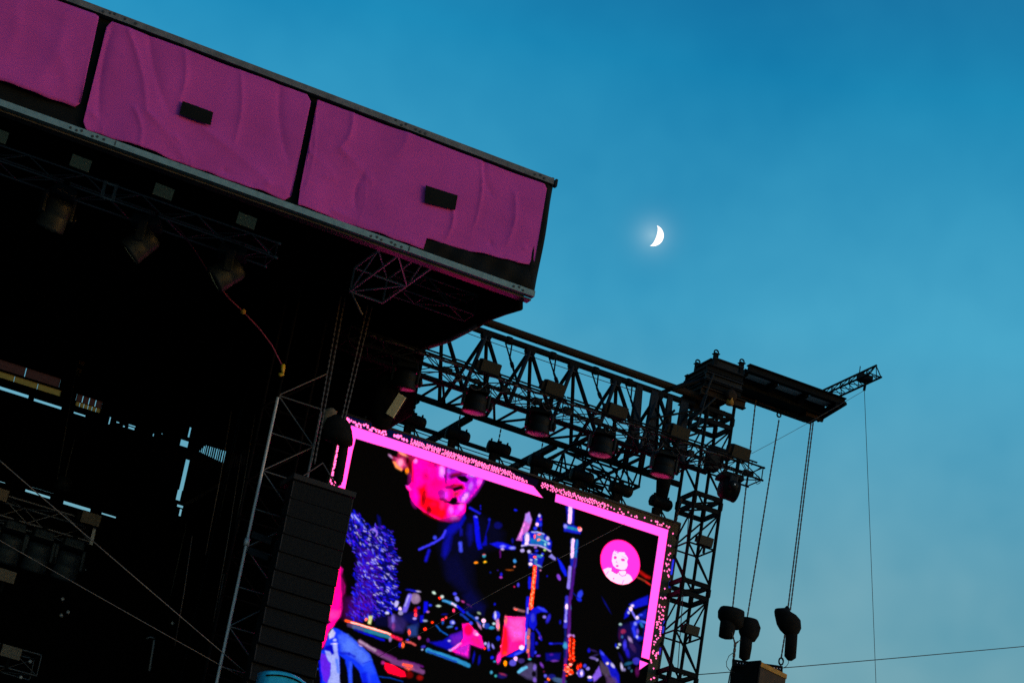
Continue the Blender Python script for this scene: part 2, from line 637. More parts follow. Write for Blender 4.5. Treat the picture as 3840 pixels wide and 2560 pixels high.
p2 = fabric_panel([(1189, 376), (2038, 692), (2048, 715), (2003, 983), (1987, 996), (1867, 970), (1714, 930), (1589, 896), (1584, 938),
                   (1400, 872), (1250, 820), (1109, 770)],
                  [L(1320, 430, 1270, 560, .09, .045), L(1275, 560, 1400, 690, .10, .05), L(1150, 570, 1260, 680, .08, .045),
                   L(1210, 660, 1370, 700, .05, .035), L(1365, 650, 1340, 800, .10, -.035), L(1800, 600, 1770, 860, .05, .03),
                   L(1815, 610, 1850, 740, .08, -.04), L(1690, 760, 1665, 900, .07, .03), L(1930, 730, 1890, 930, .09, .035),
                   L(1835, 910, 1890, 965, .06, -.05), L(1540, 420, 1480, 600, .2, .03), L(1250, 790, 1560, 915, .08, .05),
                   L(1960, 930, 1990, 985, .05, .04), L(1368, 640, 1332, 860, .02, .012), L(1692, 770, 1658, 915, .02, .014), L(1806, 600, 1758, 900, .018, .012), L(1180, 420, 1130, 740, .03, .02)], 190, 56, 9)
for par, q4 in ((p1, ((685, 379), (800, 421), (790, 470), (673, 428))), (p2, ((1597, 695), (1717, 733), (1707, 787), (1593, 759)))):
    pp = [at(x, y, Y=43.83) for x, y in q4]
    vs = [(p.x, 43.83, p.z) for p in pp] + [(p.x, 43.838, p.z) for p in pp]
    mesh_obj('black_patch', vs, [(3, 2, 1, 0), (4, 5, 6, 7), (0, 1, 5, 4), (1, 2, 6, 5), (2, 3, 7, 6), (3, 0, 4, 7)], M['tarp'], par)

# black wrapped end of the fascia and the flap that hangs over its lower right corner
vs, fs = [], []
for i in range(25):
    z = 22.36 + (24.93 - 22.36) * i / 24
    for j in range(5):
        x = 18.70 + 0.075 * j
        vs.append((x, 43.925 - 0.03 * math.sin(j * 1.5 + z * 3.0) * (j > 0) + (0.05 if j == 4 else 0), z))
for i in range(24):
    for j in range(4):
        a = i * 5 + j
        fs.append((a, a + 1, a + 6, a + 5))
o = mesh_obj('end_cover', vs, fs, M['tarp'], canopy, True)
o.modifiers.new('thickness', 'SOLIDIFY').thickness = 0.03
flap = [(1589, 896), (1714, 930), (1867, 970), (1987, 996), (2003, 983), (2013, 1000), (1985, 1092), (1584, 948)]
fp = [at(x, y, Y=43.9) for x, y in flap]
vs, fs = [], []
nxf = 40
xa, xb = fp[0].x + .005, fp[5].x
for i in range(nxf):
    x = xa + (xb - xa) * i / (nxf - 1)
    zt = float(np.interp(x, [fp[k].x for k in (0, 1, 2, 3, 5)], [fp[k].z for k in (0, 1, 2, 3, 5)])) + 0.01
    for j in range(12):
        z = 22.41 + (zt - 22.41) * j / 11
        vs.append((x, 43.905 - 0.022 * math.sin(4 * x + 9 * z) - 0.015 * math.sin(13 * x - 4 * z), z))
for i in range(nxf - 1):
    for j in range(11):
        a = i * 12 + j
        fs.append((a, a + 12, a + 13, a + 1))
o = mesh_obj('corner_flap', vs, fs, M['tarp'], canopy, True)
o.modifiers.new('thickness', 'SOLIDIFY').thickness = 0.01
# top corner fittings
for dx in (0.0, 0.09):
    box('corner_lug', 18.98 + dx - .08, 19.03 + dx - .08, 43.88, 43.98, 24.86, 25.03, M['steel_grey'], canopy)
# side curtain below the roof edge
prof = [(44.16, 22.42), (44.31, 22.40), (44.20, 22.08), (45.0, 22.22), (45.69, 22.315), (46.34, 22.34), (47.16, 22.395), (47.8, 22.44), (48.31, 22.52), (49.19, 22.66)]
vs = []
for xx in (18.82, 18.90):
    vs += [(xx, y, z) for y, z in prof] + [(xx, 49.19, 24.735), (xx, 44.16, 24.735)]
n = len(prof) + 2
fs = [tuple(range(n)), tuple(reversed(range(n, 2 * n)))] + [(i, n + i, n + (i + 1) % n, (i + 1) % n) for i in range(n)]
mesh_obj('side_curtain', vs, fs, M['drape'], canopy)
M['hem'] = make_mat('glow_catching_hem', (0.16, 0.12, 0.13), 0.8, 0, 0.4, 6, 0.2, 0.1)  # pale tone put in so the pink screen glow shows on the hem
tube_path('curtain_hem', [(18.84, y, z) for y, z in prof[5:]], 0.05, M['hem'], canopy)
tube_path('curtain_hem', [(18.86, y, z - .01) for y, z in prof[2:6]], 0.03, M['tarp'], canopy)

# ------------------------------------------------------------------ black walls of the stage house
wall = thing('stage_side_wall', (18.9, 55, 1.72), None, None)


def pleat_gap(px_):
    top = 1690 - (px_ - 748) if px_ < 772 else 1666 + (px_ - 772) * .30
    bot = 1692 + (px_ - 748) * .46 if px_ < 868 else 1747 - (px_ - 868) * .15
    return top, bot


rear_gaps, side_gaps = [], []
for px_ in range(752, 922, 8):                # light leaks between the curtain pleats in the rear corner
    tp_, bt_ = pleat_gap(px_)
    if px_ < 850:
        a_, b_ = at(px_, tp_, Y=62), at(px_, bt_, Y=62)
        rear_gaps.append((a_.x - .018, a_.x + .016 + .01 * (px_ % 3 == 0), b_.z, a_.z))
    elif px_ > 862:
        a_, b_ = at(px_, tp_, X=18.84), at(px_, bt_, X=18.84)
        side_gaps.append((a_.y - .04, a_.y + .03, b_.z, a_.z))
ys_ = sorted({49.2, 62.2, *[g_[0] for g_ in side_gaps], *[g_[1] for g_ in side_gaps]})
zs_ = sorted({21.06, 24.73, *[g_[2] for g_ in side_gaps], *[g_[3] for g_ in side_gaps]})
vs, fs = [], []
for i in range(len(ys_) - 1):
    for j in range(len(zs_) - 1):
        cy_, cz_ = (ys_[i] + ys_[i + 1]) / 2, (zs_[j] + zs_[j + 1]) / 2
        if any(g_[0] < cy_ < g_[1] and g_[2] < cz_ < g_[3] for g_ in side_gaps):
            continue
        k = len(vs)
        vs += box_verts(18.84, 18.87, ys_[i], ys_[i + 1], zs_[j], zs_[j + 1])
        fs += [tuple(k + q_ for q_ in f) for f in BOXF]
mesh_obj('upper_drape', vs, fs, M['drape'], wall)
box('lower_drape', 18.84, 18.95, 50.8, 62.2, 1.72, 21.06, M['drape'], wall)
tag(wall, 'black drape wall at the right side of the stage house', 'wall')


def wall_with_holes(name, x0, x1, z0, z1, y, th, holes, mat, parent=None):
    xs = sorted({x0, x1, *[h[0] for h in holes], *[h[1] for h in holes]})
    zs = sorted({z0, z1, *[h[2] for h in holes], *[h[3] for h in holes]})
    vs, fs = [], []
    for i in range(len(xs) - 1):
        for j in range(len(zs) - 1):
            cx, cz = (xs[i] + xs[i + 1]) / 2, (zs[j] + zs[j + 1]) / 2
            if any(h[0] < cx < h[1] and h[2] < cz < h[3] for h in holes):
                continue
            k = len(vs)
            vs += box_verts(xs[i], xs[i + 1], y, y + th, zs[j], zs[j + 1])
            fs += [tuple(k + q for q in f) for f in BOXF]
    return mesh_obj(name, vs, fs, mat, parent)


def hole_px(x0, y0, x1, y1, h, Y=62.0):
    a, b_ = at(x0, y0, Y=Y), at(x1, y1, Y=Y)
    z = (a.z + b_.z) / 2
    return (min(a.x, b_.x), max(a.x, b_.x), z - h / 2, z + h / 2)


rear = thing('stage_rear_wall', (0, 62, 1.72), 'black rear wall of the stage house with slits of sky between its drapes', 'wall')
slits = [hole_px(-300, 1355, 108, 1489, .10), hole_px(128, 1496, 232, 1530, .085), hole_px(277, 1545, 322, 1558, .06),
         hole_px(410, 1573, 415, 1578, .22), hole_px(437, 1580, 449, 1584, .05), hole_px(483, 1590, 510, 1599, .05),
         hole_px(482, 1600, 506, 1608, .07), hole_px(462, 1596, 470, 1598, .06), hole_px(574, 1628, 579, 1630, .09),
         hole_px(607, 1624, 611, 1626, .05), hole_px(-200, 1740, 20, 1812, .03), hole_px(95, 1838, 190, 1863, .075),
         hole_px(238, 1883, 341, 1910, .10), hole_px(382, 1921, 436, 1940, .055), hole_px(120, 1822, 200, 1850, 0.02)]
vsl = at(701, 1719, Y=62)
vsl2 = at(678, 1878, Y=62)
slits += [(vsl.x - .02, vsl.x + .10, vsl2.z + .3, vsl.z), (vsl.x - .05, vsl.x + .08, vsl2.z, vsl2.z + .3)]
bq = at(690, 1661, Y=62)
slits += [(bq.x - .10, bq.x + .13, bq.z - .09, bq.z + .10), (bq.x + .06, bq.x + .12, bq.z + .2, bq.z + .5)]
bw = at(680, 1900, Y=62)
slits += [(bw.x - .12, bw.x + .06, bw.z - .02, bw.z + .06), (bw.x - .02, bw.x + .05, bw.z - .25, bw.z - .04)]
# made-up backlit strips for the glow of the lit rear beam
ya = at(0, 1430, Y=62)
yel = [hole_px(-300, 1305, 228, 1477, .17), hole_px(285, 1510, 376, 1541, .13)]
gry = [hole_px(-300, 1262, 225, 1442, .26), hole_px(287, 1487, 383, 1519, .2)]
slits_t = yel + gry
wall_with_holes('black_drape', -22, 18.83, 1.72, 24.73, 62.0, .06, slits + slits_t + rear_gaps, M['drape'], rear)
for h in yel:
    nn = 6
    for k in range(nn):
        w_ = (h[1] - h[0]) / nn
        box('beam_glow_strip', h[0] + k * w_ + .006, h[0] + (k + 1) * w_ - .006, 62.02, 62.03, h[2], h[3], M['sheer_yellow'], rear)
for h in gry:
    nn = 4
    for k in range(nn):
        w_ = (h[1] - h[0]) / nn
        box('beam_glow_strip', h[0] + k * w_ + .01, h[0] + (k + 1) * w_ - .01, 62.02, 62.03, h[2], h[3] - 0.002, M['sheer_grey'], rear)
lw = box('stage_left_wall', -22.1, -22.0, 44.2, 62.2, 1.72, 24.73, M['drape'])
tag(lw, 'black drape wall closing the far left side of the stage', 'wall')

# ------------------------------------------------------------------ LED screen: picture worked out on the screen's own plane
YS = 50.5
SX0, SX1, SZ0, SZ1 = 17.72, 26.54, 13.9, 21.05
CELL = 0.0185
NXC, NZC = int((SX1 - SX0) / CELL), int((SZ1 - SZ0) / CELL)
gx = SX0 + (np.arange(NXC) + .5) * (SX1 - SX0) / NXC
gz = SZ0 + (np.arange(NZC) + .5) * (SZ1 - SZ0) / NZC
GX, GZ = np.meshgrid(gx, gz)
# the picture was surveyed in sight-line units; tabulate them once for the screen plane
_dx, _dy, _dz = GX - CAM.x, YS - CAM.y, GZ - CAM.z
_w = _dx * FWD.x + _dy * FWD.y + _dz * FWD.z
U = 1920 + FPX * (_dx * RIGHT.x + _dy * RIGHT.y + _dz * RIGHT.z) / _w
V = 1280 - FPX * (_dx * UP.x + _dy * UP.y + _dz * UP.z) / _w
IMG = np.zeros((NZC, NXC, 3))


def lin(c):
    c = np.array(c, float) / 255
    return np.where(c <= .04045, c / 12.92, ((c + .055) / 1.055) ** 2.4)


def blend(mask, box_, col):
    sl = box_
    IMG[sl] = IMG[sl] * (1 - mask[..., None]) + lin(col) * mask[..., None]


def region(x0, y0, x1, y1, pad):
    inside = (U > x0 - pad) & (U < x1 + pad) & (V > y0 - pad) & (V < y1 + pad)
    r = np.where(inside.any(1))[0]
    c = np.where(inside.any(0))[0]
    if len(r) == 0 or len(c) == 0:
        return None
    return (slice(r[0], r[-1] + 1), slice(c[0], c[-1] + 1))


def sd_poly(px_, py_, pts):
    n = len(pts)
    d2 = np.full(px_.shape, 1e12)
    ins = np.zeros(px_.shape, bool)
    for i in range(n):
        ax, ay = pts[i]
        bx, by = pts[(i + 1) % n]
        ex, ey = bx - ax, by - ay
        tt = np.clip(((px_ - ax) * ex + (py_ - ay) * ey) / (ex * ex + ey * ey + 1e-9), 0, 1)
        d2 = np.minimum(d2, (px_ - ax - ex * tt) ** 2 + (py_ - ay - ey * tt) ** 2)
        c = ((ay > py_) != (by > py_)) & (px_ < ex * (py_ - ay) / (ey if abs(ey) > 1e-9 else 1e-9) + ax)
        ins ^= c
    d = np.sqrt(d2)
    return np.where(ins, -d, d)


def poly(pts, col, soft=3, a=1.0):
    xs, ys = [p[0] for p in pts], [p[1] for p in pts]
    r = region(min(xs), min(ys), max(xs), max(ys), soft + 2)
    if r is None:
        return
    d = sd_poly(U[r], V[r], pts)
    blend(np.clip(.5 - d / (2 * soft), 0, 1) * a, r, col)


def ell(cx, cy, rx, ry, col, soft=3, a=1.0, ang=0):
    R = max(rx, ry)
    r = region(cx - R, cy - R, cx + R, cy + R, soft + 2)
    if r is None:
        return
    c, s = math.cos(rad(ang)), math.sin(rad(ang))
    du, dv = U[r] - cx, V[r] - cy
    k = np.sqrt(((du * c + dv * s) / rx) ** 2 + ((-du * s + dv * c) / ry) ** 2)
    d = (k - 1) * min(rx, ry)
    blend(np.clip(.5 - d / (2 * soft), 0, 1) * a, r, col)


def stroke(pts, w_, col, soft=2, a=1.0):
    for i in range(len(pts) - 1):
        (ax, ay), (bx, by) = pts[i], pts[i + 1]
        r = region(min(ax, bx), min(ay, by), max(ax, bx), max(ay, by), w_ + soft + 2)
        if r is None:
            continue
        ex, ey = bx - ax, by - ay
        tt = np.clip(((U[r] - ax) * ex + (V[r] - ay) * ey) / (ex * ex + ey * ey + 1e-9), 0, 1)
        d = np.hypot(U[r] - ax - ex * tt, V[r] - ay - ey * tt) - w_
        blend(np.clip(.5 - d / (2 * soft), 0, 1) * a, r, col)


def q6(*p):
    return [(1200 + x * .3401, 1500 + y * .3401) for x, y in p]


def q7(*p):
    return [(1150 + x * .3891, 1950 + y * .3891) for x, y in p]


def q8(*p):
    return [(1800 + x * .4529, 1850 + y * .4529) for x, y in p]


def q9(*p):
    return [(1050 + x * .2678, 1480 + y * .2678) for x, y in p]


PINK = (255, 106, 236)


def smooth_noise(step, seed):
    g = np.random.default_rng(seed)
    h_, w_ = NZC // step + 3, NXC // step + 3
    a = g.uniform(-1, 1, (h_, w_))
    yy, xx = np.arange(NZC) / step, np.arange(NXC) / step
    y0_, x0_ = yy.astype(int), xx.astype(int)
    fy, fx = yy - y0_, xx - x0_
    fy, fx = (fy * fy * (3 - 2 * fy))[:, None], (fx * fx * (3 - 2 * fx))[None, :]
    q = lambda dy, dx: a[np.ix_(y0_ + dy, x0_ + dx)]
    return (q(0, 0) * (1 - fy) + q(1, 0) * fy) * (1 - fx) + (q(0, 1) * (1 - fy) + q(1, 1) * fy) * fx


U_TRUE, V_TRUE = U.copy(), V.copy()
U = U + 1.2 * smooth_noise(9, 1) + 0.8 * smooth_noise(3, 2)
V = V + 1.2 * smooth_noise(9, 3) + 0.8 * smooth_noise(3, 4)
def zone(ox, oy, k):
    return lambda *p: [(ox + x * k, oy + y * k) for x, y in p]


a1, a2, a3 = zone(1440, 1660, .35714), zone(1160, 1900, .35714), zone(1160, 2240, .35714)
a4, a5, a6 = zone(1480, 2180, .35714), zone(1780, 1880, .35714), zone(1840, 2240, .35714)
a7, a8 = zone(2220, 1960, .2901), zone(2140, 2200, .4019)


def els(z, k, rows, soft=1.8, a=1.0):
    for row in rows:
        x, y, rx, ry, c = row[:5]
        ell(*z((x, y))[0], rx * k, ry * k, c, soft, a, row[5] if len(row) > 5 else 0)


K = .35714
# --- singer's face, seen from below
face = a1((300, 130), (345, 160), (480, 200), (650, 250), (860, 320), (1045, 375), (1010, 450), (950, 530), (900, 590), (862, 635), (855, 700), (832, 760), (790, 815), (730, 842), (690, 836),
          (640, 826), (590, 812), (500, 767), (420, 722), (350, 670), (300, 612), (275, 560), (265, 510), (225, 455), (260, 440), (290, 410), (297, 350), (300, 250))
poly(face, (255, 0, 172), 2.2)
poly(a1((300, 150), (420, 190), (420, 420), (300, 420)), (255, 0, 200), 22, .8)
els(a1, K, ((540, 235, 45, 28, (190, 0, 24)), (445, 345, 40, 45, (212, 0, 92)), (540, 430, 60, 50, (250, 0, 120)), (500, 290, 50, 60, (255, 6, 190)), (500, 540, 60, 60, (255, 0, 150)), (330, 540, 30, 80, (255, 0, 214))), 11, .8)
stroke(a1((300, 190), (302, 400)), 3, (255, 0, 40), 3, .9)
poly(a1((560, 255), (660, 262), (640, 380), (585, 370)), (206, 14, 250), 11, .9)
ell(*a1((610, 298))[0], 9, 16, (238, 165, 255), 6, .95)
poly(a1((660, 258), (880, 325), (1040, 378), (950, 525), (870, 612), (780, 600), (840, 480), (780, 420), (660, 400), (650, 330)), (196, 22, 246), 12, .92)
stroke(a1((662, 268), (642, 350), (648, 420)), 3, (70, 0, 46), 4, .8)
els(a1, K, ((682, 290, 16, 22, (180, 100, 255)), (720, 285, 40, 12, (140, 30, 235))), 4, .9)
poly(a1((676, 350), (720, 318), (800, 304), (862, 330), (800, 345), (752, 366), (700, 386)), (78, 0, 10), 6, .95)
poly(a1((690, 330), (760, 310), (800, 318), (740, 345)), (150, 10, 8), 5, .8)
poly(a1((762, 348), (800, 338), (850, 346), (894, 386), (866, 413), (810, 404), (776, 378)), (5, 0, 2), 2.5)
poly(a1((660, 396), (760, 372), (800, 410), (840, 432), (760, 430), (690, 430)), (255, 0, 196), 6, .9)
poly(a1((696, 446), (740, 424), (826, 432), (856, 474), (830, 492), (770, 452), (712, 470)), (205, 12, 0), 4, .95)
poly(a1((640, 452), (720, 440), (720, 484), (652, 480)), (74, 0, 40), 7, .85)
poly(a1((716, 470), (772, 452), (822, 450), (832, 486), (780, 492), (728, 507)), (6, 0, 2), 3)
els(a1, K, ((640, 540, 38, 48, (214, 52, 250)), (600, 520, 40, 44, (170, 0, 150))), 9, .85)
poly(a1((720, 514), (790, 506), (780, 552), (736, 560)), (205, 26, 60), 5, .9)
poly(a1((566, 584), (620, 570), (668, 604), (650, 628), (596, 612)), (88, 0, 16), 5, .9)
poly(a1((640, 616), (690, 606), (722, 570), (762, 562), (774, 604), (766, 622), (862, 634), (800, 652), (716, 648)), (5, 0, 2), 3)
poly(a1((784, 560), (850, 520), (880, 600), (850, 630), (784, 616)), (196, 40, 238), 5, .9)
els(a1, K, ((852, 562, 22, 46, (232, 168, 255), 35), (925, 342, 32, 14, (186, 150, 255), 12), (912, 452, 18, 34, (216, 116, 255), 20), (1000, 410, 22, 34, (230, 96, 240), 30), (950, 400, 14, 24, (160, 20, 220), 20)), 4, .9)
poly(a1((350, 478), (440, 428), (458, 556), (560, 592), (640, 650), (664, 740), (622, 812), (500, 766), (420, 718), (362, 650), (372, 560)), (255, 0, 8), 9, .97)
els(a1, K, ((415, 590, 24, 48, (132, 0, 0)), (472, 704, 26, 36, (48, 0, 0)), (420, 520, 20, 30, (190, 0, 10)), (600, 730, 34, 40, (255, 10, 26)), (520, 640, 34, 26, (255, 0, 70)), (610, 650, 26, 40, (255, 20, 140))), 6, .85)
poly(a1((690, 650), (855, 642), (842, 716), (792, 812), (704, 838), (664, 770), (660, 700)), (255, 14, 220), 4, .95)
els(a1, K, ((704, 700, 22, 40, (255, 120, 244)), (740, 786, 34, 24, (255, 110, 244)), (806, 668, 22, 40, (255, 110, 248), 20), (650, 690, 10, 50, (240, 0, 40)), (770, 720, 20, 30, (255, 50, 235))), 5, .8)
# ear and earring
poly(a1((48, 122), (90, 168), (94, 212), (120, 256), (180, 292), (230, 268), (240, 320), (262, 320), (292, 360), (300, 200), (340, 160), (240, 112), (150, 86), (142, 150), (100, 142)), (165, 18, 70), 3)
poly(a1((96, 200), (130, 196), (190, 270), (180, 292), (122, 256)), (255, 176, 90), 4, .9)
poly(a1((120, 160), (200, 160), (225, 240), (180, 262), (130, 220)), (236, 92, 160), 5, .85)
els(a1, K, ((170, 205, 26, 36, (250, 160, 205)), (70, 142, 24, 10, (225, 160, 220), 42), (200, 118, 46, 14, (252, 160, 130), 28), (332, 190, 20, 22, (250, 130, 232)), (248, 190, 18, 40, (40, 0, 0)), (270, 250, 18, 60, (110, 0, 0)), (240, 292, 17, 30, (255, 146, 10))), 3, .95)
poly(a1((224, 440), (262, 446), (292, 490), (270, 500)), (220, 60, 220), 2)
els(a1, K, ((1010, 660, 6, 8, (20, 20, 220)), (1012, 690, 5, 7, (20, 20, 220))), 2)
# collar and shirt in blue
poly(q7((1290, 0), (1640, -60), (1800, 20), (1900, 120), (1880, 240), (1700, 300), (1600, 420), (1620, 640), (1730, 820), (1640, 900), (1480, 700), (1330, 520), (1270, 260)), (2, 3, 30), 16, .95)
poly(a1((696, 862), (790, 832), (842, 736), (858, 790), (806, 884), (700, 940), (620, 1000), (660, 900)), (6, 8, 190), 5, .9)
poly(q7((1420, 20), (1500, 10), (1460, 90), (1400, 150), (1380, 280), (1330, 370), (1305, 330), (1320, 230), (1370, 110)), (8, 10, 165), 8, .85)
poly(q7((1480, 60), (1500, 90), (1500, 140), (1480, 150)), (20, 20, 190), 5, .7)
poly(q7((1560, 40), (1600, 40), (1600, 190), (1570, 240), (1545, 130)), (7, 9, 130), 8, .8)
stroke(a1((900, 680), (1005, 735)), 3.5, (24, 26, 225), 2.5)
stroke(a1((960, 775), (985, 892)), 6, (10, 12, 235), 3)
ell(*a1((964, 775))[0], 6, 4, (120, 120, 255), 2)
poly(a5((-10, 150), (34, 170), (58, 400), (78, 490), (40, 502), (16, 440)), (6, 10, 235), 3)
poly(a5((150, 195), (128, 300), (96, 420), (62, 470), (126, 452), (122, 340), (160, 215)), (5, 8, 180), 3)
poly(a5((160, 440), (240, 420), (300, 430), (420, 470), (420, 500), (280, 492), (220, 470)), (14, 18, 240), 3)
els(a5, K, ((296, 466, 22, 10, (150, 150, 255)), (394, 482, 26, 12, (150, 150, 255)), (292, 496, 14, 12, (230, 190, 255)), (245, 250, 40, 34, (6, 8, 100)), (155, 190, 14, 14, (20, 30, 200)), (398, 410, 10, 20, (8, 10, 150))), 3)
stroke(a5((268, 510), (268, 580)), 2.5, (90, 10, 110), 2)
poly(q7((1330, 380), (1450, 330), (1560, 620), (1700, 830), (1690, 900), (1560, 720), (1360, 560)), (3, 4, 50), 14, .9)
stroke(q7((1340, 100), (1310, 160), (1220, 220), (1085, 280)), 4, (60, 56, 255), 2)
ell(*q7((1235, 165))[0], 7, 7, (60, 70, 240), 3)
stroke(q7((1180, 290), (1150, 385)), 5, (18, 16, 200), 4)
stroke(q7((1480, 220), (1485, 290)), 6, (70, 80, 255), 4)
# --- curly hair, lower left
hp = a2((430, 50), (500, 55), (575, 190), (640, 200), (750, 215), (840, 250), (885, 370), (905, 480), (955, 560), (905, 610), (885, 720), (905, 800), (930, 870), (940, 960), (880, 1080), (760, 1150), (640, 1180),
        (480, 1200), (400, 1120), (470, 960), (500, 800), (480, 680), (520, 560), (470, 440), (400, 300), (395, 170))
poly(hp, (5, 4, 100), 5, .92)
poly(a2((520, 440), (700, 470), (720, 760), (700, 900), (560, 1130), (440, 1100), (520, 800)), (62, 6, 150), 14, .9)
poly(a2((400, 980), (640, 940), (660, 1100), (520, 1190), (400, 1150)), (72, 4, 140), 16, .85)
hx, hy = np.array([p[0] for p in hp]), np.array([p[1] for p in hp])


def curls(n, cset, wr, lr, alpha, core):
    k_ = 0
    while k_ < n:
        cx, cy = RNG.uniform(hx.min(), hx.max()), RNG.uniform(hy.min(), hy.max())
        sd = sd_poly(np.array([cx]), np.array([cy]), hp)[0]
        if sd > (8 if core == 0 else -2) or (core and abs((cx - 1300) * .80 - (cy - 1935) * .42 - 20) > core * RNG.uniform(.3, 1.3)):
            continue
        k_ += 1
        tt_ = np.clip((cx - 1300) / 190, 0, 1)
        an = RNG.normal(56 - 30 * tt_, 14)
        ln = RNG.uniform(*lr)
        bd = RNG.uniform(-.5, .5) * ln
        c_, s_2 = math.cos(rad(an)), math.sin(rad(an))
        stroke([(cx - c_ * ln, cy - s_2 * ln), (cx - s_2 * bd, cy + c_ * bd), (cx + c_ * ln, cy + s_2 * ln)], RNG.uniform(*wr), cset[RNG.integers(0, len(cset))], 1.4, alpha)


curls(330, [(14, 14, 240), (20, 20, 255), (10, 8, 190), (60, 14, 210)], (1.2, 2.6), (4, 10), .9, 0)
curls(170, [(0, 0, 16), (4, 2, 40)], (.9, 1.8), (4, 9), .9, 0)
curls(260, [(40, 40, 255), (80, 70, 255), (24, 24, 255), (110, 36, 230)], (.8, 1.6), (3, 7), .85, 0)
curls(90, [(170, 165, 255), (130, 130, 255), (205, 195, 255)], (.9, 1.7), (3, 8), .85, 62)
curls(30, [(150, 140, 255), (120, 110, 255)], (.7, 1.3), (2, 4), .85, 0)
stroke([a2((670 + 42 * math.cos(rad(d)), 275 + 42 * math.sin(rad(d))))[0] for d in range(-130, 60, 20)], 2.6, (150, 110, 245), 1.6)
stroke(a2((450, 70), (500, 140), (560, 190)), 4, (50, 60, 255), 2)
stroke(a2((470, 80), (520, 150)), 2, (190, 190, 255), 1.5)
poly(a2((715, 85), (740, 110), (755, 220), (740, 290)), (4, 8, 120), 5, .8)
# pink arm beside it
poly(a2((310, 610), (350, 650), (335, 720), (376, 830), (372, 900), (345, 960), (350, 1060), (330, 1140), (290, 1190), (250, 1250), (210, 1280), (180, 1390), (150, 1460), (66, 1538), (98, 1412), (130, 1262), (165, 1230), (205, 1190),
        (158, 1166), (176, 1090), (230, 890), (262, 780), (290, 640)), (255, 0, 168), 3)
poly(a2((330, 640), (380, 820), (378, 960), (352, 1000), (330, 830)), (60, 0, 40), 7, .85)
poly(a3((348, 0), (440, 0), (440, 160), (380, 230), (320, 190)), (56, 0, 50), 14, .8)
poly(a3((172, 130), (320, 140), (300, 200), (220, 230)), (255, 60, 185), 7, .8)
poly(a3((140, 275), (210, 238), (230, 250), (150, 300)), (10, 0, 8), 3)
# clothes: blue jacket, pale strap
poly(a3((250, 315), (300, 328), (380, 368), (470, 440), (560, 520), (640, 600), (668, 680), (702, 780), (750, 900), (640, 900), (560, 885), (520, 770), (452, 690), (446, 900), (420, 900), (394, 740), (368, 690), (380, 650), (320, 600), (318, 900), (122, 900), (98, 570),
        (150, 540), (200, 400)), (16, 54, 255), 2.5)
poly(a3((310, 400), (400, 390), (520, 500), (620, 600), (645, 650), (560, 700), (470, 620), (350, 560)), (84, 124, 255), 9, .9)
poly(a3((340, 360), (400, 400), (380, 480), (320, 470)), (60, 96, 255), 7, .85)
poly(a3((560, 690), (650, 660), (690, 790), (640, 800), (580, 760)), (40, 84, 255), 8, .85)
stroke(a3((330, 575), (420, 585), (480, 610)), 4, (2, 4, 215), 4, .85)
stroke(a3((560, 690), (648, 655)), 1, (10, 20, 200), 1.2)
poly(a3((322, 622), (372, 665), (398, 760), (416, 900), (322, 900)), (0, 0, 4), 3)
poly(a3((456, 696), (516, 775), (540, 900), (494, 900), (462, 800)), (0, 0, 10), 4, .9)
stroke(a3((430, 680), (434, 890)), 5, (50, 90, 255), 4, .9)
stroke(a3((620, 800), (640, 896)), 4, (40, 70, 255), 5, .8)
poly(a3((540, 790), (600, 780), (610, 896), (560, 896)), (4, 10, 215), 6, .8)
poly(a3((165, 548), (225, 560), (252, 600), (250, 480), (290, 468), (308, 640), (320, 900), (188, 900), (220, 820), (226, 690), (200, 660), (176, 620)), (166, 176, 255), 2.5)
poly(a3((270, 640), (300, 640), (312, 790), (290, 790)), (60, 110, 255), 4, .9)
poly(a3((106, 580), (165, 590), (196, 660), (224, 694), (216, 820), (182, 892), (145, 862), (125, 740)), (104, 32, 240), 2.5)
stroke(a3((100, 570), (128, 900)), 3, (0, 0, 225), 2)
poly(a3((204, 384), (240, 324), (272, 370), (256, 412), (214, 428)), (212, 212, 255), 3)
poly(a3((170, 500), (240, 490), (264, 580), (238, 602), (214, 560), (150, 545)), (0, 0, 205), 2.5)
els(a3, K, ((268, 442, 18, 14, (170, 180, 255)), (262, 480, 24, 6, (230, 230, 255)), (86, 745, 9, 8, (20, 70, 225)), (540, 500, 18, 8, (200, 170, 220), 30)), 2)
# keyboard edges, cymbal, red drum
stroke(a3((385, 240), (470, 262), (850, 384)), 4.5, (255, 96, 30), 2)
stroke(a3((440, 256), (600, 300), (846, 380)), 2.3, (255, 244, 226), 1.5)
stroke(a3((470, 300), (850, 418)), 7.5, (36, 122, 152), 2.5)
stroke(a3((420, 280), (560, 330)), 7, (96, 70, 130), 4, .7)
stroke(a3((520, 350), (640, 392), (780, 446)), 3.4, (4, 6, 215), 2)
stroke(a3((480, 330), (560, 360)), 3, (10, 8, 160), 3)
poly(a3((622, 188), (660, 188), (650, 276), (618, 266)), (222, 232, 150), 2)
els(a3, K, ((598, 224, 14, 16, (255, 130, 100)), (848, 436, 14, 24, (150, 120, 190)), (820, 160, 18, 14, (220, 220, 255))), 2)
poly(a3((690, 200), (830, 180), (830, 300), (700, 290)), (3, 4, 44), 6)
stroke(a3((872, 402), (960, 436)), 6, (222, 24, 76), 2.5)
stroke(a3((530, 460), (640, 530), (760, 600), (900, 672), (1060, 730), (1190, 775)), 8, (124, 70, 128), 3.5)
stroke(a3((530, 456), (600, 496), (690, 552)), 4, (186, 150, 180), 3.5)
stroke(a3((720, 560), (800, 600), (900, 640)), 5, (120, 40, 130), 4, .8)
poly(a3((1000, 690), (1060, 700), (1100, 740), (1040, 760), (1000, 730)), (240, 92, 64), 5)
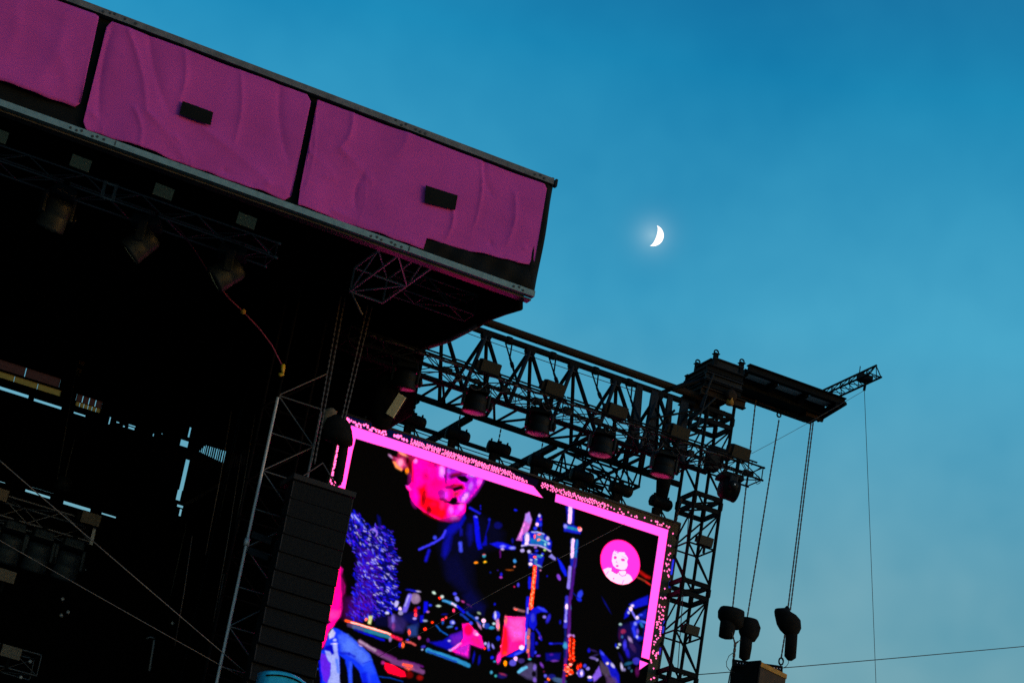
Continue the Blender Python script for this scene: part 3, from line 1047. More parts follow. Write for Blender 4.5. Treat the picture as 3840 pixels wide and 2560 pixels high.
poly(a3((785, 676), (870, 700), (1000, 768), (1022, 822), (960, 832), (830, 784), (790, 740)), (250, 0, 52), 3)
els(a3, K, ((1050, 806, 34, 34, (110, 0, 0)), (1160, 836, 30, 26, (150, 10, 8)), (770, 680, 16, 16, (190, 40, 140))), 4)
stroke(a3((730, 824), (850, 838), (980, 880)), 1.8, (0, 52, 150), 1.6)
stroke(a3((980, 660), (1100, 690), (1190, 720)), 3, (110, 20, 130), 3, .8)
# microphones and clips over the kit
poly(a3((830, 200), (900, 185), (930, 260), (972, 332), (884, 352), (836, 300)), (70, 42, 128), 5)
els(a3, K, ((880, 220, 18, 40, (130, 110, 225)), (885, 300, 16, 34, (150, 60, 150)), (914, 66, 16, 26, (200, 190, 255), 20), (950, 112, 14, 16, (240, 235, 255)), (960, 150, 22, 24, (130, 120, 170)), (1118, 145, 12, 30, (220, 24, 40)), (1104, 216, 16, 14, (200, 140, 240))), 3)
poly(a3((1030, 300), (1140, 270), (1130, 402), (1050, 402)), (34, 60, 130), 6)
els(a3, K, ((1050, 360, 14, 32, (250, 96, 66)), (982, 492, 15, 30, (255, 112, 44)), (952, 494, 13, 24, (30, 30, 220)), (1030, 438, 12, 9, (60, 60, 240)), (1156, 416, 14, 16, (230, 90, 130))), 2)
stroke(a3((1015, 458), (1060, 466), (1110, 492)), 3.6, (214, 84, 84), 2)
ell(*a4((218, 176))[0], 18, 20, (146, 112, 152), 3)
ell(*a4((228, 170))[0], 8, 10, (176, 150, 176), 5, .7)
stroke(a4((160, 150), (104, 300)), 8.5, (112, 92, 240), 3)
stroke(a4((150, 150), (110, 250)), 3, (190, 180, 255), 3, .8)
poly(a4((305, 208), (346, 212), (346, 310), (306, 328)), (6, 6, 232), 2.5)
poly(a4((270, 350), (306, 346), (300, 420), (268, 426)), (6, 6, 212), 2.5)
poly(a4((0, 350), (110, 380), (130, 440), (80, 530), (0, 520)), (46, 34, 104), 8, .8)
poly(a4((60, 330), (250, 320), (250, 470), (180, 440), (100, 400)), (6, 8, 96), 8, .8)
els(a4, K, ((20, 230, 18, 34, (200, 190, 255), 20), (56, 285, 14, 14, (235, 230, 255)), (64, 328, 24, 20, (150, 140, 190)), (250, 275, 14, 14, (60, 20, 200)), (216, 308, 13, 22, (232, 20, 44)), (220, 345, 18, 22, (250, 70, 90)), (210, 384, 18, 14, (170, 150, 245)), (350, 316, 14, 10, (200, 120, 200)),
            (412, 115, 20, 13, (205, 235, 215), 35), (500, 155, 18, 15, (215, 230, 225), 20), (476, 170, 15, 12, (255, 54, 24)), (372, 245, 16, 11, (40, 60, 250)), (460, 252, 24, 11, (205, 225, 205)), (190, 92, 60, 10, (20, 24, 200), 8), (250, 98, 22, 8, (180, 170, 220), 14),
            (320, 495, 17, 17, (255, 56, 22)), (396, 426, 14, 12, (255, 64, 14)), (505, 400, 16, 15, (240, 50, 70)), (538, 378, 12, 12, (255, 80, 70)), (320, 408, 24, 12, (160, 170, 200)), (622, 300, 14, 20, (250, 64, 124)), (605, 425, 28, 24, (80, 92, 240)), (610, 425, 14, 14, (190, 190, 255)),
            (505, 425, 10, 20, (20, 90, 200)), (580, 470, 28, 10, (70, 130, 210), -12), (646, 488, 12, 12, (40, 40, 250)), (630, 125, 20, 16, (70, 70, 255)), (655, 178, 18, 30, (130, 130, 255), -35), (715, 208, 18, 9, (190, 60, 150), 30), (784, 250, 30, 12, (130, 40, 160), 30),
            (762, 316, 14, 12, (40, 60, 250)), (860, 380, 18, 15, (160, 160, 255)), (886, 328, 18, 12, (170, 190, 150), 30), (800, 435, 18, 18, (60, 76, 255)), (936, 408, 23, 21, (248, 230, 255)), (942, 455, 18, 22, (220, 190, 255)), (1020, 482, 30, 17, (36, 140, 190)), (970, 460, 30, 30, (20, 60, 170)),
            (886, 455, 13, 42, (190, 124, 180), -30), (1072, 350, 34, 40, (40, 60, 245)), (1058, 350, 13, 34, (216, 205, 255)), (1080, 436, 17, 62, (232, 140, 196)), (1092, 470, 8, 34, (240, 170, 60)), (1044, 436, 16, 12, (200, 235, 240)), (1086, 590, 20, 24, (16, 40, 225)), (952, 645, 14, 14, (190, 190, 255)),
            (984, 670, 14, 36, (130, 120, 240)), (990, 715, 14, 12, (20, 40, 240)), (1032, 676, 12, 26, (140, 130, 240), -20), (1122, 676, 12, 12, (240, 110, 240)), (945, 698, 12, 14, (255, 50, 30)), (1024, 794, 18, 16, (20, 30, 235)), (1052, 834, 14, 10, (40, 140, 190)), (1050, 235, 9, 11, (16, 24, 220)),
            (350, 615, 16, 20, (80, 20, 130)), (300, 680, 22, 16, (50, 40, 170)), (258, 588, 13, 14, (200, 80, 150)), (290, 710, 9, 8, (160, 180, 220)), (525, 340, 26, 8, (6, 8, 130)), (830, 790, 10, 50, (6, 12, 170), 8), (888, 820, 12, 44, (6, 10, 150), 12), (1162, 856, 15, 24, (255, 160, 6))), 1.8)
poly(a4((700, 340), (770, 330), (850, 300), (930, 350), (944, 260), (860, 200), (800, 100), (720, 150), (760, 230)), (3, 5, 64), 9, .85)
stroke(a4((515, 194), (590, 220), (640, 246)), 4.5, (60, 150, 215), 2)
stroke(a4((600, 226), (660, 262)), 3.4, (216, 205, 235), 1.8)
stroke(a4((660, 256), (730, 318)), 4, (12, 14, 250), 2)
stroke(a4((700, 340), (740, 370), (770, 400)), 4, (20, 60, 180), 3)
stroke(a4((760, 320), (830, 380), (900, 440)), 3.5, (10, 60, 170), 2.5)
stroke(a4((436, 456), (480, 510), (556, 556)), 2.4, (10, 90, 190), 1.6)
poly(a4((366, 636), (500, 622), (600, 556), (700, 520), (720, 600), (600, 700), (568, 716), (480, 682)), (10, 8, 185), 4)
poly(a4((590, 570), (700, 530), (730, 600), (640, 680), (600, 640)), (112, 20, 190), 9, .9)
poly(a4((706, 440), (770, 440), (830, 500), (870, 520), (910, 570), (942, 684), (912, 700), (786, 654), (768, 786), (640, 742), (572, 716), (690, 640), (722, 590)), (250, 8, 190), 3)
poly(a4((640, 690), (780, 640), (768, 786), (650, 742)), (190, 30, 215), 9, .8)
ell(*a4((772, 506))[0], 16, 21, (255, 0, 84), 4)
poly(a4((810, 560), (900, 600), (930, 680), (850, 670), (800, 620)), (225, 20, 130), 8, .85)
stroke(a4((590, 716), (640, 684), (690, 645)), 3.5, (240, 134, 240), 3)
els(a4, K, ((862, 550, 20, 16, (240, 200, 250)), (840, 530, 16, 24, (240, 110, 200)), (574, 620, 12, 10, (200, 180, 255)), (585, 716, 14, 10, (190, 170, 255))), 2.5)
stroke(a4((345, 718), (480, 762), (650, 822), (776, 876)), 8, (42, 142, 200), 2.2)
stroke(a4((345, 730), (480, 776), (650, 838)), 3, (10, 30, 190), 2, .8)
stroke(a4((-20, 840), (100, 860), (240, 895)), 9, (112, 56, 120), 4)
stroke(a4((90, 866), (180, 884)), 5, (245, 96, 66), 3.5)
# pink drum head
poly(a6((150, 190), (200, 196), (362, 206), (374, 222), (356, 500), (330, 520), (200, 582), (112, 626), (72, 684), (64, 640), (108, 560), (130, 380)), (255, 22, 158), 2.2)
poly(a6((200, 222), (356, 216), (346, 430), (240, 444), (190, 330)), (255, 92, 216), 11, .92)
poly(a6((138, 300), (176, 320), (188, 480), (182, 572), (112, 622), (110, 520), (126, 400)), (255, 18, 8), 6, .95)
els(a6, K, ((160, 240, 14, 40, (205, 120, 90)), (86, 630, 22, 52, (250, 46, 200), 8), (150, 580, 20, 20, (255, 60, 20))), 3.5, .9)
poly(a6((166, 614), (250, 566), (330, 520), (358, 560), (230, 622)), (10, 22, 230), 2.5)
els(a6, K, ((326, 522, 25, 24, (244, 232, 255)), (262, 640, 20, 25, (236, 200, 255)), (230, 684, 36, 34, (90, 80, 215)), (152, 690, 14, 25, (255, 162, 0)), (290, 580, 40, 12, (60, 80, 250), -25), (60, 190, 36, 40, (30, 44, 235)), (50, 185, 12, 34, (215, 205, 255)), (74, 280, 14, 52, (232, 140, 196)), (320, 660, 34, 24, (60, 40, 120))), 2.2)
stroke(a6((250, 112), (300, 130), (352, 142)), 3.6, (150, 96, 104), 3)
ell(*a6((268, 122))[0], 7, 3, (250, 110, 90), 2)
# near stand
stroke(a5((578, 800), (574, 900)), 5, (16, 22, 225), 2)
stroke(a5((662, 690), (656, 900)), 4.5, (8, 10, 150), 2.5)
stroke(a6((392, 0), (366, 540)), 5.4, (18, 24, 225), 2)
stroke(a6((392, 110), (388, 160)), 3, (170, 160, 255), 2)
stroke(a6((372, 360), (366, 480)), 2.6, (150, 150, 255), 2)
stroke(a5((636, 672), (614, 900), (596, 1100)), 7, (248, 58, 12), 1.8)
stroke(a6((432, 0), (422, 108)), 6.5, (248, 62, 14), 2)
for k in range(22):
    ell(*a5((632 - k * 1.9 + RNG.uniform(-9, 9), 690 + k * 20))[0], 3.4, 3, (255, 190, 130) if k % 3 else (255, 140, 60), 1.6, .9)
poly(a5((436, 404), (502, 410), (586, 250), (602, 186), (572, 112), (536, 128), (524, 204)), (206, 102, 212), 2)
poly(a5((536, 130), (572, 114), (600, 186), (580, 230), (530, 205)), (176, 140, 250), 4, .9)
stroke(a5((520, 240), (470, 380)), 3, (228, 160, 228), 3, .8)
poly(a5((660, 150), (680, 128), (704, 150), (708, 250), (690, 262), (634, 250), (648, 190)), (14, 16, 225), 2.5)
els(a5, K, ((678, 148, 14, 14, (220, 200, 255)), (654, 238, 17, 19, (250, 220, 255)), (690, 184, 14, 11, (170, 60, 160)), (690, 236, 14, 16, (30, 60, 220)), (635, 278, 18, 18, (36, 46, 255)), (700, 290, 6, 20, (10, 12, 140))), 2)
poly(a5((500, 352), (540, 320), (620, 304), (722, 334), (782, 378), (808, 424), (798, 524), (730, 482), (640, 456), (496, 470)), (10, 22, 205), 2.5)
poly(a5((585, 384), (720, 404), (770, 474), (640, 444), (585, 440)), (14, 110, 190), 4)
poly(a5((640, 340), (720, 350), (720, 400), (650, 390)), (70, 130, 175), 5, .8)
ell(*a5((549, 384))[0], 8.5, 20, (232, 226, 255), 3)
ell(*a5((546, 440))[0], 7, 6, (246, 240, 255), 2)
stroke(a5((598, 316), (660, 318), (724, 342)), 2.6, (160, 170, 250), 1.6)
stroke(a5((700, 400), (770, 430)), 2.2, (110, 200, 220), 1.6)
stroke(a5((494, 462), (570, 452), (660, 458), (740, 484), (796, 518)), 2.6, (196, 180, 240), 1.6)
poly(a5((560, 462), (660, 464), (780, 520), (760, 560), (700, 530), (600, 510)), (4, 2, 12), 4)
els(a5, K, ((632, 364, 9, 24, (255, 110, 96)), (674, 402, 16, 12, (255, 150, 80)), (676, 342, 20, 8, (255, 120, 70)), (764, 386, 18, 22, (210, 190, 255)), (776, 438, 14, 14, (190, 180, 255)), (740, 448, 10, 16, (150, 220, 220)), (502, 510, 20, 16, (190, 170, 245)), (572, 520, 18, 14, (200, 190, 255)), (598, 556, 18, 16, (246, 240, 255)),
            (640, 474, 14, 12, (170, 110, 220)), (650, 515, 16, 12, (30, 40, 230)), (738, 506, 13, 11, (190, 235, 120)), (714, 546, 12, 10, (40, 50, 250)), (702, 564, 12, 10, (170, 235, 200))), 1.8)
poly(a5((568, 540), (640, 540), (730, 580), (700, 690), (620, 660), (574, 690), (568, 600)), (12, 22, 185), 2.5)
els(a5, K, ((632, 580, 16, 13, (255, 110, 50)), (676, 574, 26, 14, (40, 130, 185), 14), (594, 612, 14, 12, (200, 190, 255)), (646, 606, 12, 10, (150, 220, 230)), (640, 632, 20, 24, (50, 110, 180)), (588, 655, 22, 16, (250, 246, 255)), (672, 670, 30, 8, (150, 190, 230), 28), (690, 720, 8, 8, (220, 130, 190))), 1.8)
poly(a5((778, 575), (806, 548), (852, 592), (850, 618), (820, 606)), (140, 130, 230), 2)
poly(a5((868, 588), (902, 622), (962, 722), (972, 784), (950, 778), (904, 704)), (12, 30, 250), 2.5)
els(a5, K, ((884, 792, 18, 32, (140, 66, 220), -25), (762, 780, 8, 8, (14, 14, 170)), (428, 90, 17, 11, (16, 30, 235), 12), (100, 570, 18, 18, (50, 160, 190)), (98, 556, 12, 6, (230, 60, 60)), (15, 640, 20, 11, (255, 160, 20)), (108, 634, 15, 10, (240, 200, 30)), (420, 620, 18, 20, (60, 150, 230)),
            (418, 680, 10, 9, (230, 130, 100)), (366, 715, 34, 7, (150, 70, 16)), (282, 760, 13, 19, (24, 24, 225)), (276, 794, 16, 12, (190, 60, 200)), (242, 718, 10, 7, (40, 20, 110)), (165, 740, 10, 8, (10, 30, 130)), (456, 875, 14, 20, (70, 60, 225)), (414, 893, 8, 7, (220, 30, 100)), (60, 44, 6, 7, (20, 20, 200)), (60, 72, 6, 6, (20, 20, 200))), 1.6)
poly(a6((396, 190), (436, 118), (500, 86), (556, 102), (602, 150), (524, 146), (476, 170), (486, 280), (452, 344), (402, 296)), (10, 16, 215), 2.2)
els(a6, K, ((442, 212, 22, 44, (56, 60, 225)), (540, 118, 44, 12, (56, 70, 255), 25), (565, 200, 14, 15, (150, 130, 250)), (604, 216, 18, 44, (40, 34, 215), 20), (520, 414, 14, 18, (150, 70, 230)), (728, 256, 9, 16, (16, 20, 190))), 2.5)
stroke(a6((478, 332), (510, 372), (532, 440)), 3, (26, 28, 205), 2)
stroke(a6((400, 336), (398, 470), (390, 570)), 5.5, (168, 96, 120), 2.5)
els(a6, K, ((394, 412, 12, 18, (250, 110, 90)), (390, 556, 14, 18, (250, 120, 100)), (400, 604, 8, 30, (220, 40, 130)), (408, 644, 14, 9, (50, 190, 215)), (480, 480, 16, 18, (16, 16, 190)), (466, 572, 16, 16, (50, 60, 250)), (500, 608, 18, 10, (110, 50, 210))), 2.2)
stroke(a6((440, 380), (438, 600)), 6.5, (6, 8, 165), 3)
poly(a6((286, 790), (340, 722), (420, 682), (478, 702), (478, 884), (380, 842)), (72, 62, 104), 5)
stroke(a6((296, 776), (332, 748), (372, 732)), 6, (96, 190, 232), 2.5)
els(a6, K, ((452, 800, 24, 30, (6, 2, 16)), (460, 730, 16, 30, (130, 100, 215)), (460, 860, 18, 24, (130, 90, 210)), (118, 816, 50, 26, (20, 16, 90)), (126, 800, 30, 10, (150, 40, 80), 20), (56, 818, 12, 10, (60, 180, 180)), (10, 780, 12, 14, (70, 170, 210)), (538, 706, 10, 26, (130, 60, 200), -35), (560, 775, 9, 10, (90, 10, 60)),
            (608, 852, 17, 17, (255, 120, 40)), (574, 820, 14, 16, (90, 90, 230)), (640, 830, 40, 26, (20, 22, 120)), (720, 866, 70, 26, (60, 90, 130), 12), (580, 884, 16, 10, (60, 40, 180))), 2.5)
# far stand
poly(a5((960, 40), (1048, 50), (1042, 232), (976, 222)), (26, 12, 185), 3)
stroke(a5((1008, 50), (1000, 214)), 7, (240, 224, 255), 2.5)
poly(a5((934, 232), (1040, 246), (1126, 290), (1104, 338), (940, 308)), (20, 30, 205), 2.5)
stroke(a5((978, 268), (1086, 292)), 5, (30, 140, 185), 2.5)
els(a5, K, ((954, 258, 18, 20, (150, 150, 255)), (1104, 288, 22, 22, (250, 190, 200)), (1098, 272, 16, 10, (255, 90, 60))), 2)
poly(a5((1010, 388), (1092, 400), (1066, 690), (1006, 680)), (20, 32, 180), 2.5)
stroke(a5((1034, 400), (1022, 574)), 6, (232, 222, 255), 2.2)
stroke(a5((1076, 404), (1046, 700)), 3.6, (36, 120, 190), 2)
stroke(a5((1056, 600), (1026, 860), (1010, 1010)), 5.5, (72, 14, 130), 3)
stroke(a5((1002, 690), (986, 900)), 6, (150, 130, 250), 2.5)
stroke(a6((802, 0), (786, 300)), 7.5, (52, 46, 200), 2.5)
stroke(a6((794, 120), (786, 240)), 3.5, (150, 140, 255), 2.5)
els(a6, K, ((797, 92, 15, 28, (246, 240, 255)), (784, 246, 14, 14, (190, 180, 255)), (832, 100, 13, 26, (30, 130, 190)), (930, 16, 26, 18, (20, 26, 225), 40)), 2)
stroke(a6((828, 0), (824, 300), (800, 560), (760, 900)), 5.5, (84, 22, 130), 3)
stroke(a6((786, 340), (780, 620)), 4, (8, 24, 110), 3)
els(a6, K, ((784, 500, 22, 34, (60, 160, 215)), (830, 400, 24, 20, (200, 130, 230)), (868, 400, 12, 14, (200, 140, 240))), 3)
stroke(a6((848, 424), (852, 540), (850, 664)), 9, (150, 8, 4), 2.5)
for k in range(26):
    ell(*a6((832 + 40 * (k % 2) + RNG.uniform(-7, 7), 430 + k * 9))[0], 4, 3.4, [(255, 66, 10), (255, 40, 0), (255, 110, 60)][k % 3], 1.7, .9)
for k in range(26):
    ell(*a6((792 + RNG.uniform(-14, 70), 700 + RNG.uniform(-10, 130)))[0], 5, 3.6, [(255, 60, 8), (255, 120, 60), (255, 190, 170), (250, 40, 0)][k % 4], 1.7, .9)
stroke(a6((620, 480), (760, 480)), 3, (10, 16, 165), 2)
ell(*a6((636, 480))[0], 7, 4, (30, 34, 240), 2)
poly(a6((584, 584), (734, 580), (726, 640), (690, 660), (580, 656)), (6, 6, 130), 4)
els(a6, K, ((640, 596, 20, 12, (70, 20, 150)), (672, 662, 34, 10, (110, 50, 170)), (916, 730, 13, 30, (240, 50, 12)), (942, 712, 12, 22, (250, 40, 12)), (940, 792, 32, 38, (90, 70, 215)), (956, 786, 14, 28, (226, 214, 255)), (912, 788, 11, 11, (210, 190, 255)), (990, 712, 14, 16, (50, 56, 230)), (1022, 742, 16, 14, (150, 130, 245)), (1042, 830, 18, 12, (240, 230, 255)), (1050, 862, 24, 14, (40, 50, 220)),
            (1036, 550, 14, 20, (14, 14, 190)), (1076, 632, 30, 14, (110, 90, 170), 15), (1118, 652, 14, 12, (140, 130, 190)), (1100, 600, 34, 9, (40, 30, 80), -20), (1164, 580, 14, 30, (40, 50, 235), -25)), 2.2)
# shells and cymbals at the right of the picture
KB = .4019
poly(a8((545, 158), (640, 110), (725, 76), (718, 162), (660, 178), (600, 196)), (14, 20, 205), 3)
poly(a8((500, 292), (508, 244), (536, 190), (556, 210), (540, 270)), (10, 20, 220), 3)
poly(a8((628, 262), (712, 205), (704, 292), (660, 290)), (10, 20, 170), 5)
stroke(a8((556, 196), (590, 260), (616, 298)), 3, (126, 116, 255), 2)
els(a8, KB, ((560, 200, 15, 22, (246, 240, 255)), (576, 172, 16, 12, (220, 214, 255)), (540, 236, 10, 12, (200, 200, 255)), (622, 284, 17, 17, (226, 220, 255)), (656, 258, 18, 10, (60, 80, 255)), (466, 348, 14, 12, (170, 210, 210)), (456, 535, 14, 12, (210, 220, 230)), (438, 564, 12, 10, (200, 210, 220)), (420, 545, 9, 16, (20, 40, 220))), 2)
poly(a8((455, 360), (560, 326), (600, 480), (668, 560), (652, 668), (604, 640), (540, 672), (480, 570), (444, 450)), (11, 6, 66), 7)
poly(a8((560, 330), (640, 304), (690, 316), (690, 480), (640, 500), (590, 470), (566, 400)), (14, 20, 165), 5)
poly(a8((622, 346), (684, 350), (680, 470), (636, 450)), (2, 2, 20), 4)
stroke(a8((640, 316), (600, 336), (586, 390), (604, 450), (630, 470)), 5, (40, 56, 255), 2.5)
stroke(a8((652, 340), (668, 366)), 4, (36, 120, 190), 3)
stroke(a8((660, 316), (700, 330)), 4, (70, 110, 240), 2.5)
els(a8, KB, ((490, 412, 24, 20, (150, 36, 84)), (604, 340, 11, 14, (150, 160, 255)), (556, 490, 14, 30, (170, 140, 200), -30), (504, 540, 17, 44, (60, 52, 235)), (530, 610, 16, 40, (30, 20, 190), -20), (580, 560, 20, 50, (60, 30, 90), -30), (610, 690, 34, 34, (56, 46, 190)), (622, 460, 10, 12, (200, 200, 250)), (625, 415, 10, 20, (110, 80, 220)), (480, 462, 10, 12, (50, 100, 170)), (455, 440, 10, 40, (60, 10, 60)),
            (476, 742, 11, 30, (206, 196, 245), -12), (540, 712, 36, 14, (26, 90, 130), -15), (500, 770, 10, 12, (150, 140, 200)), (545, 752, 12, 12, (30, 60, 110)), (570, 780, 8, 10, (60, 110, 130)), (620, 790, 16, 40, (90, 10, 80)), (470, 660, 12, 40, (16, 10, 80), -25)), 3)
poly(a8((272, 598), (332, 642), (402, 722), (452, 820), (460, 900), (420, 900), (368, 820), (300, 684)), (14, 18, 195), 3)
poly(a8((276, 690), (346, 742), (372, 822), (326, 836), (280, 784)), (74, 60, 80), 4)
poly(a8((202, 832), (268, 738), (288, 820), (218, 884)), (138, 92, 240), 3)
poly(a8((330, 820), (420, 850), (440, 900), (340, 900)), (90, 60, 110), 6, .8)
els(a8, KB, ((342, 708, 14, 12, (236, 226, 220)), (392, 728, 12, 24, (210, 200, 250), -35), (298, 622, 12, 22, (60, 70, 255), -40), (130, 735, 14, 14, (60, 60, 220)), (160, 762, 14, 12, (150, 130, 240)), (95, 800, 34, 36, (80, 60, 210)), (100, 800, 13, 26, (226, 216, 255)), (180, 838, 16, 12, (230, 220, 250)), (170, 588, 12, 18, (14, 14, 190)), (215, 664, 30, 10, (110, 90, 170), 15), (210, 590, 34, 8, (40, 24, 80), 20),
            (88, 70, 22, 40, (40, 60, 235), 20), (80, 110, 22, 16, (16, 40, 225), 30), (335, 170, 5, 50, (8, 14, 130), -30)), 2.4)
stroke(a8((20, 50), (70, 100)), 2, (8, 20, 120), 2)
# red streak beside the emblem
stroke(a7((620, 630), (700, 690), (740, 705)), 4, (205, 14, 12), 5, .9)
stroke(a7((580, 700), (680, 745), (760, 800)), 2.6, (150, 56, 30), 2.5)
stroke(a7((700, 760), (745, 790)), 2.2, (240, 20, 30), 2)
# camera noise, shading and softness of the video picture
tex = 1 + .10 * smooth_noise(3, 5) + .10 * smooth_noise(8, 6) + .12 * smooth_noise(1, 7)
IMG *= np.clip(tex, .15, 1.7)[..., None]
IMG = .68 * IMG + .08 * (np.roll(IMG, 1, 0) + np.roll(IMG, -1, 0) + np.roll(IMG, 1, 1) + np.roll(IMG, -1, 1))
IMG = np.clip(IMG, 0, 1)
U, V = U_TRUE, V_TRUE
# round emblem with a white curly-haired child's head
EMB = (255, 56, 222)
ell(2325.5, 2106, 86, 73, (225, 0, 110), 1.4, 1, 68)
ell(2326, 2106.5, 84, 71, EMB, 1.6, 1, 68)
WHT = (240, 232, 240)
poly(a7((145, 602), (200, 576), (250, 580), (256, 622), (320, 652), (350, 622), (440, 612), (446, 652), (480, 664), (506, 690), (526, 736), (472, 780), (400, 795), (330, 782), (240, 742), (182, 684)), WHT, 1.4)
poly(a7((266, 410), (276, 376), (292, 356), (318, 362), (332, 376), (362, 374), (392, 376), (414, 376), (432, 390), (440, 414), (466, 456), (452, 500), (462, 540), (446, 580), (420, 604), (370, 606), (318, 590), (274, 548), (256, 490)), WHT, 1.4)
stroke(a7((318, 370), (326, 384), (345, 386)), 1.2, EMB, 1)
ell(*a7((302, 366))[0], 2.2, 2.2, EMB, 1)
ell(*a7((432, 398))[0], 2.2, 2.6, EMB, 1)
els(a7, .2901, ((300, 445, 20, 20, (236, 64, 200)), (400, 475, 27, 18, (236, 64, 200), 15), (326, 553, 19, 13, (236, 50, 200))), 1.2)
stroke(a7((274, 398), (304, 402)), .9, (236, 90, 205), 1)
stroke(a7((388, 432), (430, 446), (446, 462)), 1.0, (236, 90, 205), 1)
stroke(a7((318, 488), (312, 502), (332, 516)), 1.0, (236, 110, 210), 1)
stroke(a7((268, 586), (256, 616), (290, 640), (320, 652), (344, 630), (356, 664), (392, 684), (432, 676), (446, 640), (438, 612), (370, 608), (318, 592), (318, 620), (330, 648)), 1.3, (232, 60, 196), 1)
stroke(a7((184, 664), (214, 624)), 1.2, (232, 90, 200), 1)
stroke(a7((390, 786), (410, 738)), 1.2, (232, 90, 200), 1)
ell(*a7((280, 718))[0], 2.8, 2.8, (236, 80, 205), 1)
# border graphics: outer band, pink bars, arrow heads and dots
poly([(1288, 1548), (1640, 1665), (1635, 1720), (1492, 1655), (1330, 1600)], (3, 12, 48), 3)
poly([(1640, 1668), (2020, 1800), (2010, 1832), (1640, 1705)], (6, 3, 22), 3)
poly([(1288, 1548), (2560, 1955), (2552, 1962), (1287, 1553)], (8, 8, 16), 2)
poly([(1317, 1595), (1492, 1652), (1792, 1752), (2000, 1822), (2036, 1866), (1999, 1854), (1812, 1795), (1676, 1749), (1540, 1705), (1334, 1643)], PINK, 1.6)
poly([(2085, 1850), (2506, 1986), (2500, 2006), (2470, 2008), (2081, 1880)], PINK, 1.6)
poly([(2506, 1984), (2434, 2471), (2405, 2462), (2472, 2000)], PINK, 1.6)
poly([(2400, 2474), (2431, 2486), (2397, 2510)], PINK, 1.6)
poly([(1317, 1595), (1345, 1605), (1334, 1643), (1322, 1690), (1293, 1836), (1262, 1826), (1280, 1818), (1300, 1690), (1306, 1640)], PINK, 1.6)
poly([(1293, 1836), (1262, 1826), (1230, 1990), (1200, 2300), (1225, 2300), (1262, 2000)], PINK, 1.6)
DOT = (255, 170, 245)


def dot(x, y, r_=3.4):
    ell(x, y, r_ + .7, r_ + 1.0, (225, 20, 160), 1.2, .8)
    ell(x, y, r_, r_ + .6, DOT, 1.4)


def band(t, s):                                # t along the top from left to right, s across the band
    x = 1292 + (2530 - 1292) * t
    yo = np.interp(x, [1292, 2530], [1560, 1966])
    yi = np.interp(x, [1317, 1492, 1792, 2000, 2085, 2506], [1594, 1650, 1750, 1820, 1848, 1984]) - 4
    return x - 6 * s, yo + 3 + (yi - yo - 3) * s


for k in range(52):
    t, s = RNG.uniform(.0, .13), RNG.uniform(.05, .95)
    dot(*band(t, s), 3)
for k in range(22):
    t, s = RNG.normal(.168, .012), RNG.uniform(.1, .7)
    dot(*band(t, s), 3)
for t0, t1, rows in ((.205, .565, 5), (.60, .80, 4)):
    n = int((t1 - t0) * 1238 / 9.6)
    for i in range(n):
        for j in range(rows):
            tt = t0 + (t1 - t0) * (i + .5 * (j % 2)) / n
            edge = min((tt - t0) / .03, 1)
            s = (j + .5 + RNG.uniform(-.28, .28)) / rows
            if t1 > .7:
                if s > 1.15 - (t1 - tt) * 0.2 or s < .1:
                    continue
                if tt > .74 and RNG.uniform() < (tt - .74) * 12:
                    continue
            elif tt > .50 and s < (tt - .50) * 12:
                continue
            if RNG.uniform() < .10:
                continue
            dot(*band(tt + RNG.uniform(-.001, .001), s), 2.1)
for k in range(34):
    t, s = RNG.uniform(.78, 1.0), RNG.uniform(.25, 1.0)
    dot(*band(t, s), 1.9)
for k in range(150):                            # right-hand border
    v_ = RNG.beta(1.4, 1.1)
    y = 1995 + v_ * 560
    xi = np.interp(y, [1986, 2560], [2510, 2424])
    xo = np.interp(y, [1986, 2560], [2536, 2452])
    dens = np.interp(v_, [0, .2, .35, .6, .8, 1], [.5, .6, .25, 1, .45, .2])
    if RNG.uniform() > dens:
        continue
    dot(RNG.uniform(xi + 3, xo), y, 1.9)
for a_, b_, c in ((2100, 2150, (20, 40, 235)), (2180, 2200, (16, 30, 160)), (2330, 2370, (30, 40, 200)), (2430, 2450, (30, 24, 170))):
    xa = np.interp(a_, [1986, 2560], [2542, 2458])
    xb = np.interp(b_, [1986, 2560], [2542, 2458])
    stroke([(xa, a_), (xb, b_)], 3.5, c, 2)
for k in range(60):                             # left-hand border
    v_ = RNG.uniform()
    y = 1655 + v_ * 165
    xi = np.interp(y, [1655, 1820], [1272, 1236])
    dot(xi + RNG.uniform(-4, 4) + (8 if v_ > .9 else 0) * RNG.uniform(0, 3), y + RNG.uniform(-2, 2), 2.6)

# saturated reds run far over the camera's white point
IMG[..., 0] = np.where(IMG[..., 0] > .7, .7 + (IMG[..., 0] - .7) * 15.0, IMG[..., 0])
IMG[..., 2] = np.where((IMG[..., 2] > .7) & (IMG[..., 0] > 1), .7 + (IMG[..., 2] - .7) * 4.0, IMG[..., 2])
scr = thing('led_screen', ((SX0 + SX1) / 2, YS + .1, SZ0), 'large LED video screen with a pink border showing a performer at instruments', 'video screen')
vx = np.linspace(SX0, SX1, NXC + 1)
vz = np.linspace(SZ0, SZ1, NZC + 1)
VX, VZ = np.meshgrid(vx, vz)
nv = VX.size
co = np.zeros((nv, 3), np.float32)
co[:, 0] = VX.ravel() - (SX0 + SX1) / 2
co[:, 2] = VZ.ravel() - SZ0
ii, jj = np.meshgrid(np.arange(NXC), np.arange(NZC))
a_ = (jj * (NXC + 1) + ii).ravel()
quads = np.stack([a_, a_ + 1, a_ + NXC + 2, a_ + NXC + 1], 1).astype(np.int32)
me = bpy.data.meshes.new('display')
me.vertices.add(nv)
me.vertices.foreach_set('co', co.ravel())
nf = len(quads)
me.loops.add(nf * 4)
